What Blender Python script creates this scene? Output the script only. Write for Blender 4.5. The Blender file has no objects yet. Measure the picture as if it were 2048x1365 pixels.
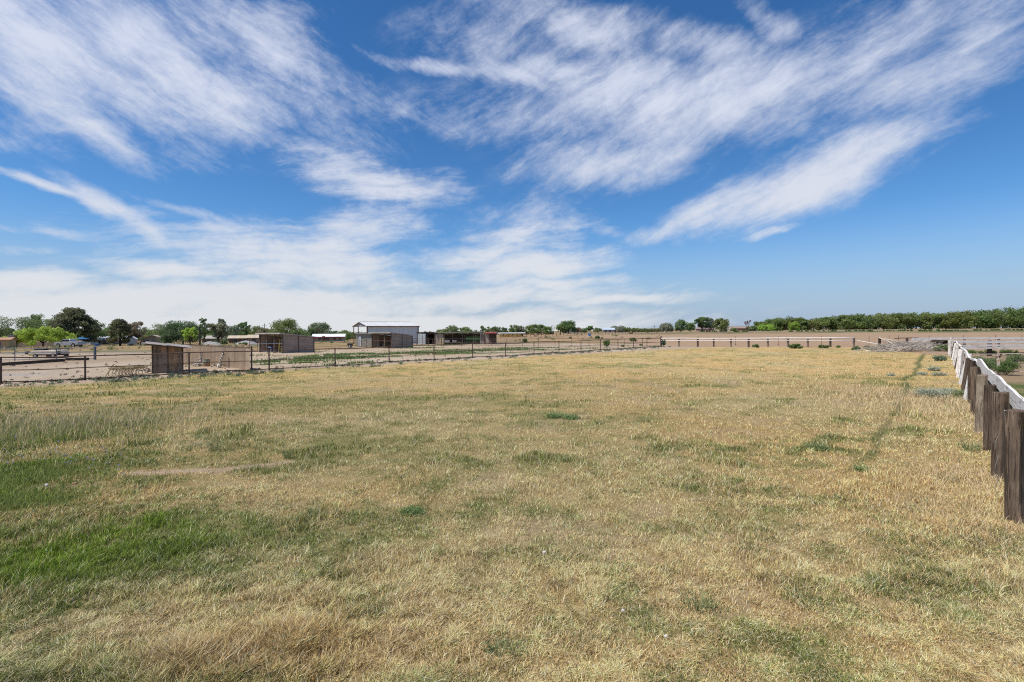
import bpy, bmesh, math, random
import numpy as np
from mathutils import Vector, Matrix

random.seed(7)
SC = bpy.context.scene
COL = SC.collection
R = math.radians

# ------------------------------------------------------------------ camera
CAM_H = 2.7
FPX = 967.0            # focal length in pixels of the 2048 px wide photograph
ROLL = R(0.42)
cam_d = bpy.data.cameras.new('camera')
cam = bpy.data.objects.new('camera', cam_d)
COL.objects.link(cam)
cam_d.sensor_width = 36.0
cam_d.lens = 36.0 * FPX / 2048.0
cam_d.shift_y = -20.0 / 2048.0
cam_d.clip_start = 0.05
cam_d.clip_end = 20000
ca, sa = math.cos(ROLL), math.sin(ROLL)
cam.matrix_world = Matrix(((ca, sa, 0, 0), (0, 0, -1, 0), (-sa, ca, 0, CAM_H), (0, 0, 0, 1)))
SC.camera = cam

def ray(px, py):
    xn = (px - 1024.0) / FPX
    yn = -(py - 662.5) / FPX
    return (ca * xn + sa * yn, 1.0, -sa * xn + ca * yn)

# ------------------------------------------------------------------ sun + sky
SUN_EL = R(60)
SUN_DIR = Vector((-0.86, -0.50, 0)).normalized()      # where the sun stands (left, a little behind the camera)
sun_d = bpy.data.lights.new('sun', 'SUN')
sun_d.energy = 4.2
sun_d.angle = R(0.53)
sun_d.color = (1.0, 0.955, 0.88)
sun = bpy.data.objects.new('sun', sun_d)
COL.objects.link(sun)
to_sun = Vector((SUN_DIR.x * math.cos(SUN_EL), SUN_DIR.y * math.cos(SUN_EL), math.sin(SUN_EL)))
sun.rotation_euler = to_sun.to_track_quat('Z', 'Y').to_euler()

SC.view_settings.view_transform = 'Standard'
SC.view_settings.look = 'None'
SC.view_settings.exposure = 0.25
SC.view_settings.gamma = 1.0
SC.view_settings.use_curve_mapping = False
try:
    SC.cycles.max_bounces = 5
    SC.cycles.diffuse_bounces = 3
    SC.cycles.transparent_max_bounces = 12
    SC.cycles.use_adaptive_sampling = True
    SC.cycles.use_denoising = False
    SC.cycles.filter_width = 1.1
except Exception:
    pass

class NT:
    """little helper for building node trees"""
    def __init__(s, tree):
        s.t = tree
    def n(s, typ, **kw):
        nd = s.t.nodes.new(typ)
        for k, v in kw.items():
            setattr(nd, k, v)
        return nd
    def link(s, a, b):
        s.t.links.new(a, b)
    def put(s, sock, v):
        if hasattr(v, 'is_output') or hasattr(v, 'links'):
            s.t.links.new(v, sock)
        else:
            sock.default_value = v
    def math(s, op, a, b=None, c=None, clamp=False):
        nd = s.n('ShaderNodeMath', operation=op)
        nd.use_clamp = clamp
        s.put(nd.inputs[0], a)
        if b is not None: s.put(nd.inputs[1], b)
        if c is not None: s.put(nd.inputs[2], c)
        return nd.outputs[0]
    def mix(s, f, a, b, blend='MIX'):
        nd = s.n('ShaderNodeMix', data_type='RGBA', blend_type=blend)
        s.put(nd.inputs[0], f)
        s.put(nd.inputs[6], a if not isinstance(a, tuple) else tuple(a[:3]) + (1,))
        s.put(nd.inputs[7], b if not isinstance(b, tuple) else tuple(b[:3]) + (1,))
        return nd.outputs[2]
    def noise(s, vec, scale=5, detail=4, rough=0.55, dist=0.0, out=0, lac=2.0):
        nd = s.n('ShaderNodeTexNoise')
        if vec is not None: s.link(vec, nd.inputs['Vector'])
        nd.inputs['Scale'].default_value = scale
        nd.inputs['Detail'].default_value = detail
        nd.inputs['Roughness'].default_value = rough
        nd.inputs['Distortion'].default_value = dist
        nd.inputs['Lacunarity'].default_value = lac
        return nd.outputs[out]
    def mapping(s, vec, loc=(0, 0, 0), rot=(0, 0, 0), scale=(1, 1, 1), typ='POINT'):
        nd = s.n('ShaderNodeMapping', vector_type=typ)
        s.link(vec, nd.inputs[0])
        nd.inputs[1].default_value = loc
        nd.inputs[2].default_value = rot
        nd.inputs[3].default_value = scale
        return nd.outputs[0]
    def rng(s, v, a, b, c=0.0, d=1.0, smooth=False):
        nd = s.n('ShaderNodeMapRange')
        if smooth: nd.interpolation_type = 'SMOOTHSTEP'
        s.put(nd.inputs[0], v)
        for i, q in enumerate((a, b, c, d)): s.put(nd.inputs[i + 1], q)
        return nd.outputs[0]

def azel(px, py):
    d = ray(px, py)
    return math.atan2(d[0], d[1]), math.atan2(d[2], math.hypot(d[0], d[1]))

def build_world():
    w = bpy.data.worlds.new('World')
    SC.world = w
    w.use_nodes = True
    w.node_tree.nodes.clear()
    T = NT(w.node_tree)
    out = T.n('ShaderNodeOutputWorld')
    bg = T.n('ShaderNodeBackground')
    T.link(bg.outputs[0], out.inputs[0])
    sky = T.n('ShaderNodeTexSky', sky_type='NISHITA')
    sky.sun_disc = False
    sky.sun_elevation = SUN_EL
    sky.sun_rotation = math.atan2(SUN_DIR.x, SUN_DIR.y)
    sky.altitude = 1200
    sky.air_density = 1.0
    sky.dust_density = 0.6
    sky.ozone_density = 2.5
    hs = T.n('ShaderNodeHueSaturation')
    hs.inputs['Saturation'].default_value = SKY_SAT
    hs.inputs['Value'].default_value = 1.0
    T.link(sky.outputs[0], hs.inputs['Color'])
    skyc = T.mix(1.0, hs.outputs[0], SKY_TINT, 'MULTIPLY')
    # cirrus: directions as (azimuth, elevation)
    geo = T.n('ShaderNodeTexCoord')
    sep = T.n('ShaderNodeSeparateXYZ')
    T.link(geo.outputs['Generated'], sep.inputs[0])
    az = T.math('ARCTAN2', sep.outputs[0], sep.outputs[1])
    el = T.math('ARCSINE', sep.outputs[2])
    cmb = T.n('ShaderNodeCombineXYZ')
    T.link(az, cmb.inputs[0]); T.link(el, cmb.inputs[1])
    P0 = cmb.outputs[0]
    def warp(v, scale, amt, detail=3, seed=0.0):
        m = T.mapping(v, loc=(seed, seed * 1.7, seed * 0.3))
        nz = T.noise(m, scale, detail, 0.55, out=1)
        sub = T.n('ShaderNodeVectorMath', operation='SUBTRACT')
        T.link(nz, sub.inputs[0]); sub.inputs[1].default_value = (0.5, 0.5, 0.5)
        sc = T.n('ShaderNodeVectorMath', operation='MULTIPLY')
        T.link(sub.outputs[0], sc.inputs[0]); sc.inputs[1].default_value = (amt, amt * 0.8, 0)
        ad = T.n('ShaderNodeVectorMath', operation='ADD')
        T.link(v, ad.inputs[0]); T.link(sc.outputs[0], ad.inputs[1])
        return ad.outputs[0]
    PW = warp(P0, 3.0, 0.14, 5, 3.1)
    PF = warp(P0, 1.5, 0.16, 1, 7.7)      # gentle bend for the fibres
    comp = None
    for gi, (ang, stretch, nscale, lo, hi, gain, ells) in enumerate(CLOUDS):
        acc = None
        for (cx, cy, ra, rb, deg, s) in ells:
            th = R(deg)
            c = azel(cx, cy)
            ea = azel(cx + ra * math.cos(th), cy - ra * math.sin(th))
            eb = azel(cx + rb * math.sin(th), cy + rb * math.cos(th))
            va = (ea[0] - c[0], ea[1] - c[1]); vb = (eb[0] - c[0], eb[1] - c[1])
            t2 = math.atan2(va[1], va[0])
            la = math.hypot(*va)
            lb = abs(-va[1] * vb[0] + va[0] * vb[1]) / max(la, 1e-6)
            m = T.mapping(PW, loc=(c[0], c[1], 0), rot=(0, 0, t2), scale=(la, lb, 1.0), typ='TEXTURE')
            ln = T.n('ShaderNodeVectorMath', operation='LENGTH')
            T.link(m, ln.inputs[0])
            k = T.rng(ln.outputs['Value'], 1.65, 0.0, 0.0, abs(s), True)
            if s < 0:
                acc = T.math('SUBTRACT', acc, k)
            else:
                acc = k if acc is None else T.math('SMOOTH_MAX', acc, k, 0.16)
        # feathery fibres: long fine streaks bent by mid-sized swirls, over lumpy bodies
        PB = warp(PF, 5.0, 0.055, 5, 2.0 + gi)
        fib = T.mapping(PB, rot=(0, 0, R(ang)), scale=(1.0, 1.0 / stretch, 1.0), typ='TEXTURE')
        n1 = T.noise(fib, nscale, 9, 0.66, 0.0)
        fib2 = T.mapping(PB, loc=(gi, 4, 0), rot=(0, 0, R(ang * 0.6)), scale=(1.0, 2.6 / stretch, 1.0), typ='TEXTURE')
        n2 = T.noise(fib2, nscale * 4.5, 8, 0.72, 0.15)
        n3 = T.noise(T.mapping(PW, loc=(gi, 5, 2)), 4.2, 9, 0.66)
        nn = T.math('ADD', T.math('MULTIPLY', n1, 0.40), T.math('ADD', T.math('MULTIPLY', n2, 0.30), T.math('MULTIPLY', n3, 0.30)))
        v = T.math('ADD', acc, T.math('MULTIPLY', T.math('SUBTRACT', nn, 0.5), gain))
        # keep clouds inside their own area
        v = T.math('MULTIPLY', T.rng(v, lo, hi, 0.0, 1.0, True), T.rng(acc, 0.08, 0.34, 0.0, 1.0, True))
        inv = T.math('SUBTRACT', 1.0, T.math('MULTIPLY', v, 0.97))
        comp = inv if comp is None else T.math('MULTIPLY', comp, inv)
    dens = T.math('SUBTRACT', 1.0, comp)
    # milky veil over the low left
    col_hi = (0.66, 0.70, 0.82)
    col_lo = (0.70, 0.71, 0.725)
    ccol = T.mix(T.rng(el, 0.02, 0.45), col_lo, col_hi)
    ccol = T.mix(1.0, ccol, (CLOUD_GAIN,) * 3, 'MULTIPLY')
    # dusty pale blue air low over the horizon
    skyc = T.mix(T.rng(el, 0.22, -0.01, 0.0, 0.95, True), skyc, tuple(v / SKY_STR for v in (0.30, 0.385, 0.52)))
    fin = T.mix(T.math('MULTIPLY', dens, 0.93), skyc, ccol)
    T.link(fin, bg.inputs[0])
    bg.inputs[1].default_value = SKY_STR
    try:
        w.cycles.sampling_method = 'MANUAL'
        w.cycles.sample_map_resolution = 512
    except Exception:
        pass

SKY_STR = 0.10
SKY_SAT = 1.25
SKY_TINT = (0.86, 1.02, 1.12)
CLOUD_GAIN = 0.93 / SKY_STR
# groups: fibre angle (deg, up to the right), stretch, noise scale, lo, hi, gain, ellipses (cx, cy, long, short, angle, strength)
CLOUDS = [
    # upper left mass, fibres falling to the right
    (-26, 5.5, 2.6, 0.16, 1.22, 3.7, [
        (130, 90, 350, 210, -20, 0.92), (350, 175, 340, 110, -18, 1.0), (300, 300, 260, 50, -14, .45), (100, 20, 200, 90, -10, .7), (540, 130, 170, 50, -28, .95),
        (570, 200, 200, 60, -15, .75), (190, 255, 170, 55, -30, 0.9), (430, 60, 220, 80, -10, 0.72), (0, 290, 100, 30, 0, .5),
        (880, 140, 190, 22, -5, 0.82), (1010, 165, 120, 30, -15, 0.72), (560, 290, 230, 65, -15, 0.55), (760, 210, 220, 55, -20, .5), (720, 280, 160, 40, -20, .42),
        (783, 48, 26, 22, 70, 0.42), (885, 70, 60, 34, 60, 0.36), (620, 30, 90, 40, 0, .4),
        (90, 375, 170, 14, -18, 0.95), (215, 415, 120, 26, -28, 1.0), (285, 460, 60, 28, -50, 0.85),
        (150, 470, 110, 14, -8, 0.7), (60, 500, 90, 14, -5, .45), (395, 430, 130, 14, -14, 0.75), (440, 455, 90, 22, -12, .6), (510, 455, 110, 26, -10, 0.6)]),
    # big right mass, fibres rising to the right
    (24, 5.5, 2.4, 0.14, 1.20, 3.5, [
        (1250, 190, 250, 105, 0, 0.95), (1150, 60, 220, 60, -10, 0.85), (1400, 90, 200, 60, -5, 0.75), (1500, 190, 330, 110, 16, 0.92),
        (1230, 330, 260, 80, 8, 0.85), (1700, 130, 330, 110, 20, 0.72), (1850, 170, 300, 70, 22, 0.85), (1960, 60, 200, 80, 25, 0.55),
        (1640, 360, 330, 70, 24, 0.98), (1490, 425, 230, 45, 18, 0.98), (1340, 470, 130, 22, 15, 0.8), (1800, 300, 220, 34, 22, 0.75),
        (1120, 350, 150, 40, 8, 0.65), (1090, 150, 100, 40, 0, 0.8), (1560, 470, 60, 12, 12, .7), (1560, 30, 120, 40, -35, .6),
        (1100, 250, 200, 60, 0, 0.6), (1930, 250, 120, 20, 20, .6), (1050, 440, 200, 40, 5, .45), (960, 250, 330, 90, 4, .42), (1020, 90, 260, 90, 0, .46), (1330, 260, 260, 60, 14, .7), (1800, 60, 330, 110, 20, .5), (1200, 470, 130, 16, -8, .6)]),
    # low centre fan and bank
    (8, 8.0, 2.8, 0.22, 1.08, 3.1, [
        (560, 525, 330, 70, -6, 0.98), (760, 380, 170, 50, -8, 0.9), (720, 350, 170, 34, -12, 0.66), (840, 400, 100, 45, 20, .55), (760, 460, 190, 50, 18, 0.75), (980, 500, 230, 50, 12, 0.85),
        (1080, 540, 200, 36, 6, 1.05), (1120, 570, 160, 18, 2, 1.0), (950, 592, 380, 28, 2, 1.0), (1250, 600, 210, 14, 3, 0.95), (1150, 630, 260, 26, 1, 0.7),
        (450, 605, 560, 46, 0, 1.15), (350, 664, 900, 34, 0, 1.9), (-200, 640, 500, 60, 0, 1.6), (100, 612, 500, 58, 0, 1.2), (700, 640, 700, 30, 0, 1.3), (330, 550, 180, 26, -8, 1.0), (60, 560, 150, 34, 0, 1.1), (1130, 500, 110, 16, -4, .6)]),
]
build_world()
# ------------------------------------------------------------------ numpy value noise
_rs = np.random.RandomState(11)
_LAT = _rs.rand(256, 256).astype(np.float64)
def vnoise(x, y):
    xi = np.floor(x).astype(int); yi = np.floor(y).astype(int)
    fx = x - xi; fy = y - yi
    fx = fx * fx * (3 - 2 * fx); fy = fy * fy * (3 - 2 * fy)
    a = _LAT[xi & 255, yi & 255]; b = _LAT[(xi + 1) & 255, yi & 255]
    c = _LAT[xi & 255, (yi + 1) & 255]; d = _LAT[(xi + 1) & 255, (yi + 1) & 255]
    return (a * (1 - fx) + b * fx) * (1 - fy) + (c * (1 - fx) + d * fx) * fy
def fbm(x, y, s=1.0, o=4, seed=0.0, r=0.5):
    x = np.asarray(x, float) * s + seed * 17.3; y = np.asarray(y, float) * s + seed * 9.1
    t = 0; a = 1.0; n = 0
    for i in range(o):
        t = t + a * vnoise(x, y); n += a; a *= r
        x, y = x * 1.93 * 0.8 - y * 1.93 * 0.6 + 3.7, x * 1.93 * 0.6 + y * 1.93 * 0.8 + 1.9
    return t / n
def sst(a, b, v):
    t = np.clip((np.asarray(v, float) - a) / (b - a), 0, 1)
    return t * t * (3 - 2 * t)
def lerp(a, b, t):
    t = np.asarray(t)[..., None] if np.ndim(a) or np.ndim(b) else t
    return np.asarray(a) * (1 - t) + np.asarray(b) * t

# ------------------------------------------------------------------ terrain
def _far(x, y):
    """height the land reaches at 260 m, by bearing: a little lower to the left, a bank to the right"""
    r = np.hypot(x, y) + 1e-6
    az = np.degrees(np.arctan2(x, y))
    return np.interp(az, [-180, -60, -19, 0, 10, 25, 34, 60, 120, 180], [0, -1.0, -1.0, 0.7, 1.55, 1.75, 2.05, 2.2, 0, 0])
def gz_np(x, y):
    x = np.asarray(x, float); y = np.asarray(y, float)
    r = np.hypot(x, y)
    z = sst(95, 270, r) * _far(x, y)
    bump = (fbm(x, y, 0.25, 3, 4) - 0.5) * 0.22 + (fbm(x, y, 1.1, 2, 6) - 0.5) * 0.05
    return z + bump * (1 - sst(60, 120, r)) * sst(0, 4, r)
def gz(x, y):
    return float(gz_np(np.array([x]), np.array([y]))[0])
def G(px, py):
    """ground point seen at a pixel of the 2048 px photograph -> (x, y)"""
    d = ray(px, py)
    Y = np.concatenate([np.arange(2, 120, 0.1), np.arange(120, 420, 0.5)])
    zr = CAM_H + d[2] * Y
    h = gz_np(d[0] * Y, Y)
    k = np.argmax(zr < h)
    if not (zr < h).any(): k = len(Y) - 1
    return float(d[0] * Y[k]), float(Y[k])
def VX(px, Y, py=660):
    return ray(px, py)[0] * Y
def VZ(px, py, Y):
    return CAM_H + ray(px, py)[2] * Y

# lines of the two long fences, the pasture lies between them
FA, FB, FC = (-27.5, 26.0), (-17.4, 34.6), (23.9, 77.5)       # left pipe fence: near end, bend, far corner
FD = (49.3, 69.6)                                             # end of the white pipe fence
def rfx(y):                                                   # right board fence: x of the line at depth y
    return 6.77 + 0.89 * (y - 6.63)
RC = (rfx(46.6), 46.6)                                        # its far corner

def side(px_, py_, a, b):
    """signed distance to the left of the line a -> b"""
    dx, dy = b[0] - a[0], b[1] - a[1]
    L = math.hypot(dx, dy)
    return (-(px_ - a[0]) * dy + (py_ - a[1]) * dx) / L

def inside_pasture(x, y):
    """positive inside, metres from the nearest edge"""
    d1 = -side(x, y, FA, FB); d2 = -side(x, y, FB, FC)
    d = np.minimum(d1, d2 + 0 * x)
    d = np.minimum(d, -side(x, y, FC, FD))
    d = np.minimum(d, -side(x, y, (49.3, 69.6), (RC[0] + 3, RC[1] + 10)))
    d = np.minimum(d, side(x, y, (rfx(-60) + .75, -60), (rfx(70) + .75, 70)))
    return d

def seg_dist(x, y, pts):
    best = np.full(np.shape(x), 1e9)
    for a, b in zip(pts[:-1], pts[1:]):
        dx, dy = b[0] - a[0], b[1] - a[1]
        t = np.clip(((x - a[0]) * dx + (y - a[1]) * dy) / (dx * dx + dy * dy), 0, 1)
        best = np.minimum(best, np.hypot(x - a[0] - t * dx, y - a[1] - t * dy))
    return best

TRACK = [G(*p) for p in ((1848, 706), (1838, 730), (1826, 748), (1796, 800), (1770, 850), (1745, 900), (1700, 950))]
def gpatch(x, y, px, py, rx, ry, rot=0.0):
    """soft elliptical patch on the ground, centre at a seen ground point, radii in metres"""
    c = G(px, py)
    dx, dy = x - c[0], y - c[1]
    cr, sr = math.cos(rot), math.sin(rot)
    u = (dx * cr + dy * sr) / rx; v = (-dx * sr + dy * cr) / ry
    return np.exp(-(u * u + v * v))

STRAW = np.array([0.86, 0.575, 0.250])
PALE = np.array([0.80, 0.640, 0.335])
OCHRE = np.array([0.66, 0.46, 0.20])
OLIVE = np.array([0.33, 0.335, 0.105])
GREEN = np.array([0.165, 0.210, 0.045])
LIME = np.array([0.245, 0.340, 0.035])
DGREEN = np.array([0.055, 0.090, 0.030])

def fields(x, y):
    """what grows where: green share, straw warmth, height factor, bareness"""
    n1 = fbm(x, y, 0.16, 4, 1); n2 = fbm(x, y, 0.55, 3, 2); n3 = fbm(x * 0.6, y * 1.5, 0.9, 3, 3)
    r = np.hypot(x, y)
    # general green share: more at the left and near, straw to the right and far
    az = np.degrees(np.arctan2(x, y))
    n4 = fbm(x, y, 2.3, 3, 14)
    n5 = fbm(x, y * 1.5, 0.85, 3, 15); tuft = sst(0.585, 0.70, n5)
    green = 0.325 - 0.0050 * az + 0.55 * tuft * sst(6, 14, r) + 0.95 * (n1 - 0.5) + 1.0 * (n2 - 0.5) + 1.3 * (n3 - 0.5) + 1.8 * (n4 - 0.5)
    green = green - 0.12 * sst(9, 22, r) + 0.05 * sst(6, 3.5, r)
    tall = 0.30 + 0.9 * tuft + 1.2 * np.clip(fbm(x, y, 0.35, 3, 8) - 0.45, 0, 1) + 2.6 * np.clip(fbm(x, y * 1.3, 1.25, 3, 81) - 0.52, 0, 1)
    lush = np.zeros_like(x)
    P = lambda *a: gpatch(x, y, *a)
    lush = np.maximum(lush, 1.6 * P(225, 1095, 1.15, 1.05, 0.1))
    lush = np.maximum(lush, 1.5 * P(50, 1130, 1.1, 1.0))
    lush = np.maximum(lush, 1.1 * P(0, 1000, 1.4, 1.0))
    lush = np.maximum(lush, 0.95 * P(40, 945, 1.5, 0.9))
    lush = np.maximum(lush, 0.65 * P(10, 885, 2.2, 1.0))
    lush = np.maximum(lush, 0.5 * P(390, 1070, 0.5, 0.4))
    lush = np.maximum(lush, 0.55 * P(150, 1200, 1.0, 0.35))
    lush *= np.clip(1.25 - 1.1 * np.abs(n2 - 0.5) * 2 + 0.6 * (n3 - 0.5), 0, 1.3)
    g2 = 0.8 * P(590, 808, 5.0, 0.75, 0.35) + 0.7 * P(700, 800, 5, .8, .3) + 0.9 * P(1125, 828, 0.6, 0.35) + 0.9 * P(825, 1022, 0.20, 0.12)
    g2 += 0.3 * P(1100, 1120, 0.9, 0.7) + 0.4 * P(1600, 1060, 0.5, 0.25) + 0.3 * P(1570, 1020, 0.4, 0.2) + 0.5 * P(1632, 892, 0.35, 0.25)
    g2 += 0.5 * P(760, 890, 2.4, 0.8) + 0.4 * P(1480, 930, 0.8, 0.3) + 0.25 * P(1990, 1230, 0.6, 0.5) + 0.45 * P(150, 790, 6, 1.0)
    g2 += 0.4 * P(900, 740, 9, 1.2, 0.3) + 0.4 * P(1200, 765, 5, 0.8) + 0.45 * P(1380, 1210, 0.25, .2)
    green = green + g2 + 0.3 * np.clip(lush, 0, 1)
    tr = seg_dist(x + 0.5 * (fbm(x, y, 0.5, 2, 97) - .5), y + 0.5 * (fbm(x, y, 0.45, 2, 99) - .5), TRACK)
    wob = 0.6 + 0.7 * fbm(x, y, 1.3, 2, 5)
    trk = np.exp(-(tr / (0.10 * wob + 0.0009 * r)) ** 2) * (0.30 + 0.70 * sst(22, 34, r) + 0.25 * sst(11, 17, r) * (1 - sst(22, 34, r))) * sst(0.22, 0.42, fbm(x, y, 0.9, 3, 101) + 0.15 * sst(25, 35, r)); green = green + 1.3 * trk
    warm = np.clip(0.58 + 2.0 * (fbm(x, y, 0.22, 3, 12) - 0.5) + 0.25 * sst(14, 26, r), 0, 1)
    och = 1.0 * P(560, 1330, 1.3, 0.8) + 0.6 * P(350, 1200, 0.7, 0.3) + 0.4 * P(1900, 1150, .6, .7) + .3 * P(1100, 880, 3, .8)
    green = green - 0.5 * P(560, 1330, 1.3, 0.8) - 0.3 * P(1100, 870, 3.5, 1) - 0.45 * P(1600, 740, 12, 3) - 0.35 * P(1880, 830, 2, 2.5) - .25 * P(250, 800, 4, .8)
    tall = tall * (1 - 0.6 * trk)
    tall = tall + 0.7 * P(560, 1330, 1.6, 0.9) + 0.45 * np.clip(lush, 0, 1) + 0.9 * P(60, 860, 4, 2) + 0.6 * P(1900, 1100, 0.8, 1.8) + 0.5 * P(350, 1200, .8, .4)
    # bare scraped strips
    bare = 0.35 * sst(0.60, 0.75, fbm(x, y, 0.8, 3, 21)) * (1 - np.clip(lush, 0, 1))
    st = seg_dist(x, y, [G(270, 950), G(430, 945), G(575, 928)])
    bare = np.maximum(bare, 1.0 * np.exp(-(st / 0.16) ** 4))
    bare = np.maximum(bare, 1.0 * P(90, 980, 0.4, 0.14)); bare = np.maximum(bare, 0.9 * P(150, 976, 0.2, 0.1))
    bare = np.maximum(bare, 0.55 * P(1120, 1060, 1.0, 0.5)); bare = np.maximum(bare, 0.4 * P(1450, 1080, 1.0, 0.4))
    # dirt verge along the pipe fence and the far fence
    e = np.minimum(-side(x, y, FA, FB), -side(x, y, FB, FC))
    w = 1.3 + 1.2 * sst(-20, -26, x) + 1.0 * (fbm(x, y, 0.4, 3, 31) - 0.5) * 2
    bare = np.maximum(bare, sst(w, w * 0.35, e) * np.where(y > 36, 0.55, 1.0))
    e2 = -side(x, y, FC, FD)
    bare = np.maximum(bare, 0.8 * sst(1.8, 0.8, e2 + (fbm(x, y, .5, 2, 33) - .5) * 2))
    return np.clip(green, 0, 1.0), np.clip(lush, 0, 1.2), warm, np.clip(och, 0, 1), np.clip(tall, 0.12, 2.2), np.clip(bare, 0, 1), np.clip(trk, 0, 1)

DIRT = np.array([0.46, 0.345, 0.240])
PALEDIRT = np.array([0.57, 0.46, 0.345])
REDDIRT = np.array([0.43, 0.305, 0.20])

def ground_colour(x, y):
    green, lush, warm, och, tall, bare, trk = fields(x, y)
    pas = inside_pasture(x, y)
    inp = sst(-0.1, 0.25, pas)
    shaded_soil = np.array([0.23, 0.185, 0.090])  # ground tone darkened to stand in for shadow in the gaps between blades
    grass = lerp(lerp(STRAW, PALE, 1 - warm), OLIVE, np.clip(green * 0.9, 0, 1))
    r = np.hypot(x, y)
    near = lerp(shaded_soil * np.ones_like(grass), grass, np.clip(0.30 + 0.35 * sst(12, 45, r), 0, 1))
    near = lerp(near, DGREEN * np.ones_like(grass), 0.6 * np.clip(lush, 0, 1))
    near = lerp(near, DGREEN * np.ones_like(grass), 0.6 * trk)
    near = lerp(near, DIRT * np.ones_like(grass), bare)
    # yard to the left of the pipe fence: pale dirt with green strips
    n = fbm(x, y, 0.12, 4, 41)
    yard = lerp(DIRT * np.ones_like(grass), PALEDIRT, np.clip(0.5 + 2.0 * (n - 0.5), 0, 1))
    strips = np.zeros_like(x)
    for (px, py, rx, ry, rot, s) in ((560, 722, 3.6, 1.1, 0.25, 1), (640, 718, 4.6, 0.9, 0.2, .8), (690, 716, 5.0, 2.4, 0.3, 1), (740, 709, 4.5, 1.4, 0.2, .9),
                                     (850, 706, 7, 1.5, 0.2, 1), (960, 701, 9, 1.7, 0.1, 1), (1040, 697, 8, 2, 0.1, .7), (840, 696.5, 2.6, 1.4, 0, 1),
                                     (610, 703, 3, 1, 0, .8), (930, 691, 6, 1.4, 0, .8), (1120, 700, 8, 1.2, 0.5, .7), (470, 712, 3, 1, 0, 1), (560, 728, 4, .7, .5, .7), (1000, 706, 7, 1.2, .6, .8),
                                     (720, 727, 5, .5, .7, .6)):
        strips = np.maximum(strips, s * gpatch(x, y, px, py, rx, ry, rot))
    strips = sst(0.22, 0.5, strips + 0.9 * (fbm(x, y, 0.7, 3, 43) - 0.5))
    yard = lerp(yard, np.array([0.085, 0.125, 0.040]), strips * 0.85)
    # grey gravel lane far left, straw weeds beyond it
    grav = sst(0.4, 0.7, gpatch(x, y, 120, 706, 26, 7, 0.05) + 0.6 * (n - 0.5))
    yard = lerp(yard, np.array([0.40, 0.345, 0.29]), 0.9 * grav)
    yard = lerp(yard, np.array([0.42, 0.40, 0.38]), 0.8 * gpatch(x, y, 20, 750, 3.2, 1.0))
    weeds = sst(72, 84, y - 0.12 * x) * sst(-14, -34, x)
    wc = lerp(np.array([0.40, 0.27, 0.12]) * np.ones_like(grass), np.array([0.16, 0.16, 0.08]), sst(0.42, 0.62, fbm(x, y, 0.2, 4, 47)))
    yard = lerp(yard, wc, weeds * 0.85)
    # behind the far fences
    far = (side(x, y, FC, FD) > 0) | (x > FC[0])
    beyond = sst(92, 110, r)
    mid = lerp(np.array([0.44, 0.30, 0.165]) * np.ones_like(grass), np.array([0.42, 0.27, 0.17]), sst(0.4, 0.6, fbm(x, y, 0.08, 4, 51)))
    mid = lerp(mid, np.array([0.15, 0.16, 0.075]), 0.75 * sst(0.56, 0.68, fbm(x * 0.5, y * 1.2, 0.16, 4, 53)))
    out = lerp(yard, mid, beyond * sst(-30, 5, x))
    till = REDDIRT * np.ones_like(grass)
    fur = 0.5 + 0.5 * np.sin((x * 0.32 + y * 0.95) * 2 * math.pi / 3.2)
    till = lerp(till, np.array([0.47, 0.315, 0.205]), 0.55 * fur * (1 - sst(110, 170, r)) + 0.35 * fbm(x, y, 0.3, 3, 57))
    rs = sst(0.0, 2.5, side(x, y, FC, FD)) * sst(20, 30, x)
    rs = np.maximum(rs, sst(46, 49, y) * sst(RC[0] - 1.5, RC[0] + 1, x))
    out = lerp(out, till, rs * (1 - sst(185, 205, r)))
    green_far = np.array([0.13, 0.155, 0.07])
    bank = sst(188, 205, r) * sst(18, 60, x)
    bk = lerp(np.array([0.36, 0.27, 0.16]) * np.ones_like(grass), green_far, 0.9 * sst(0.40, 0.55, fbm(x, y, 0.10, 4, 61)) * (1 - sst(222, 236, r)))
    out = lerp(out, bk, bank)
    out = lerp(out, np.array([0.30, 0.26, 0.24]), sst(236, 240, r) * (1 - sst(247, 250, r)) * sst(18, 60, x))
    # paddock right of the board fence: green near, dirt further
    rp = sst(0.2, 0.8, -side(x, y, (rfx(-60) + .5, -60), (rfx(70) + .5, 70))) * (1 - sst(45.5, 46.5, y))
    pad = lerp(np.array([0.11, 0.15, 0.045]) * np.ones_like(grass), np.array([0.36, 0.26, 0.165]), sst(22.0, 25.0, y + 4 * (fbm(x, y, .4, 3, 63) - .5)))
    pad = lerp(pad, np.array([0.33, 0.27, 0.13]), 0.7 * sst(0.5, 0.6, fbm(x, y, 0.8, 3, 65)) * (1 - sst(20, 24, y)))
    out = lerp(out, pad, rp)
    col = lerp(out, near, inp)
    return np.clip(col, 0, 1)

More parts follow.
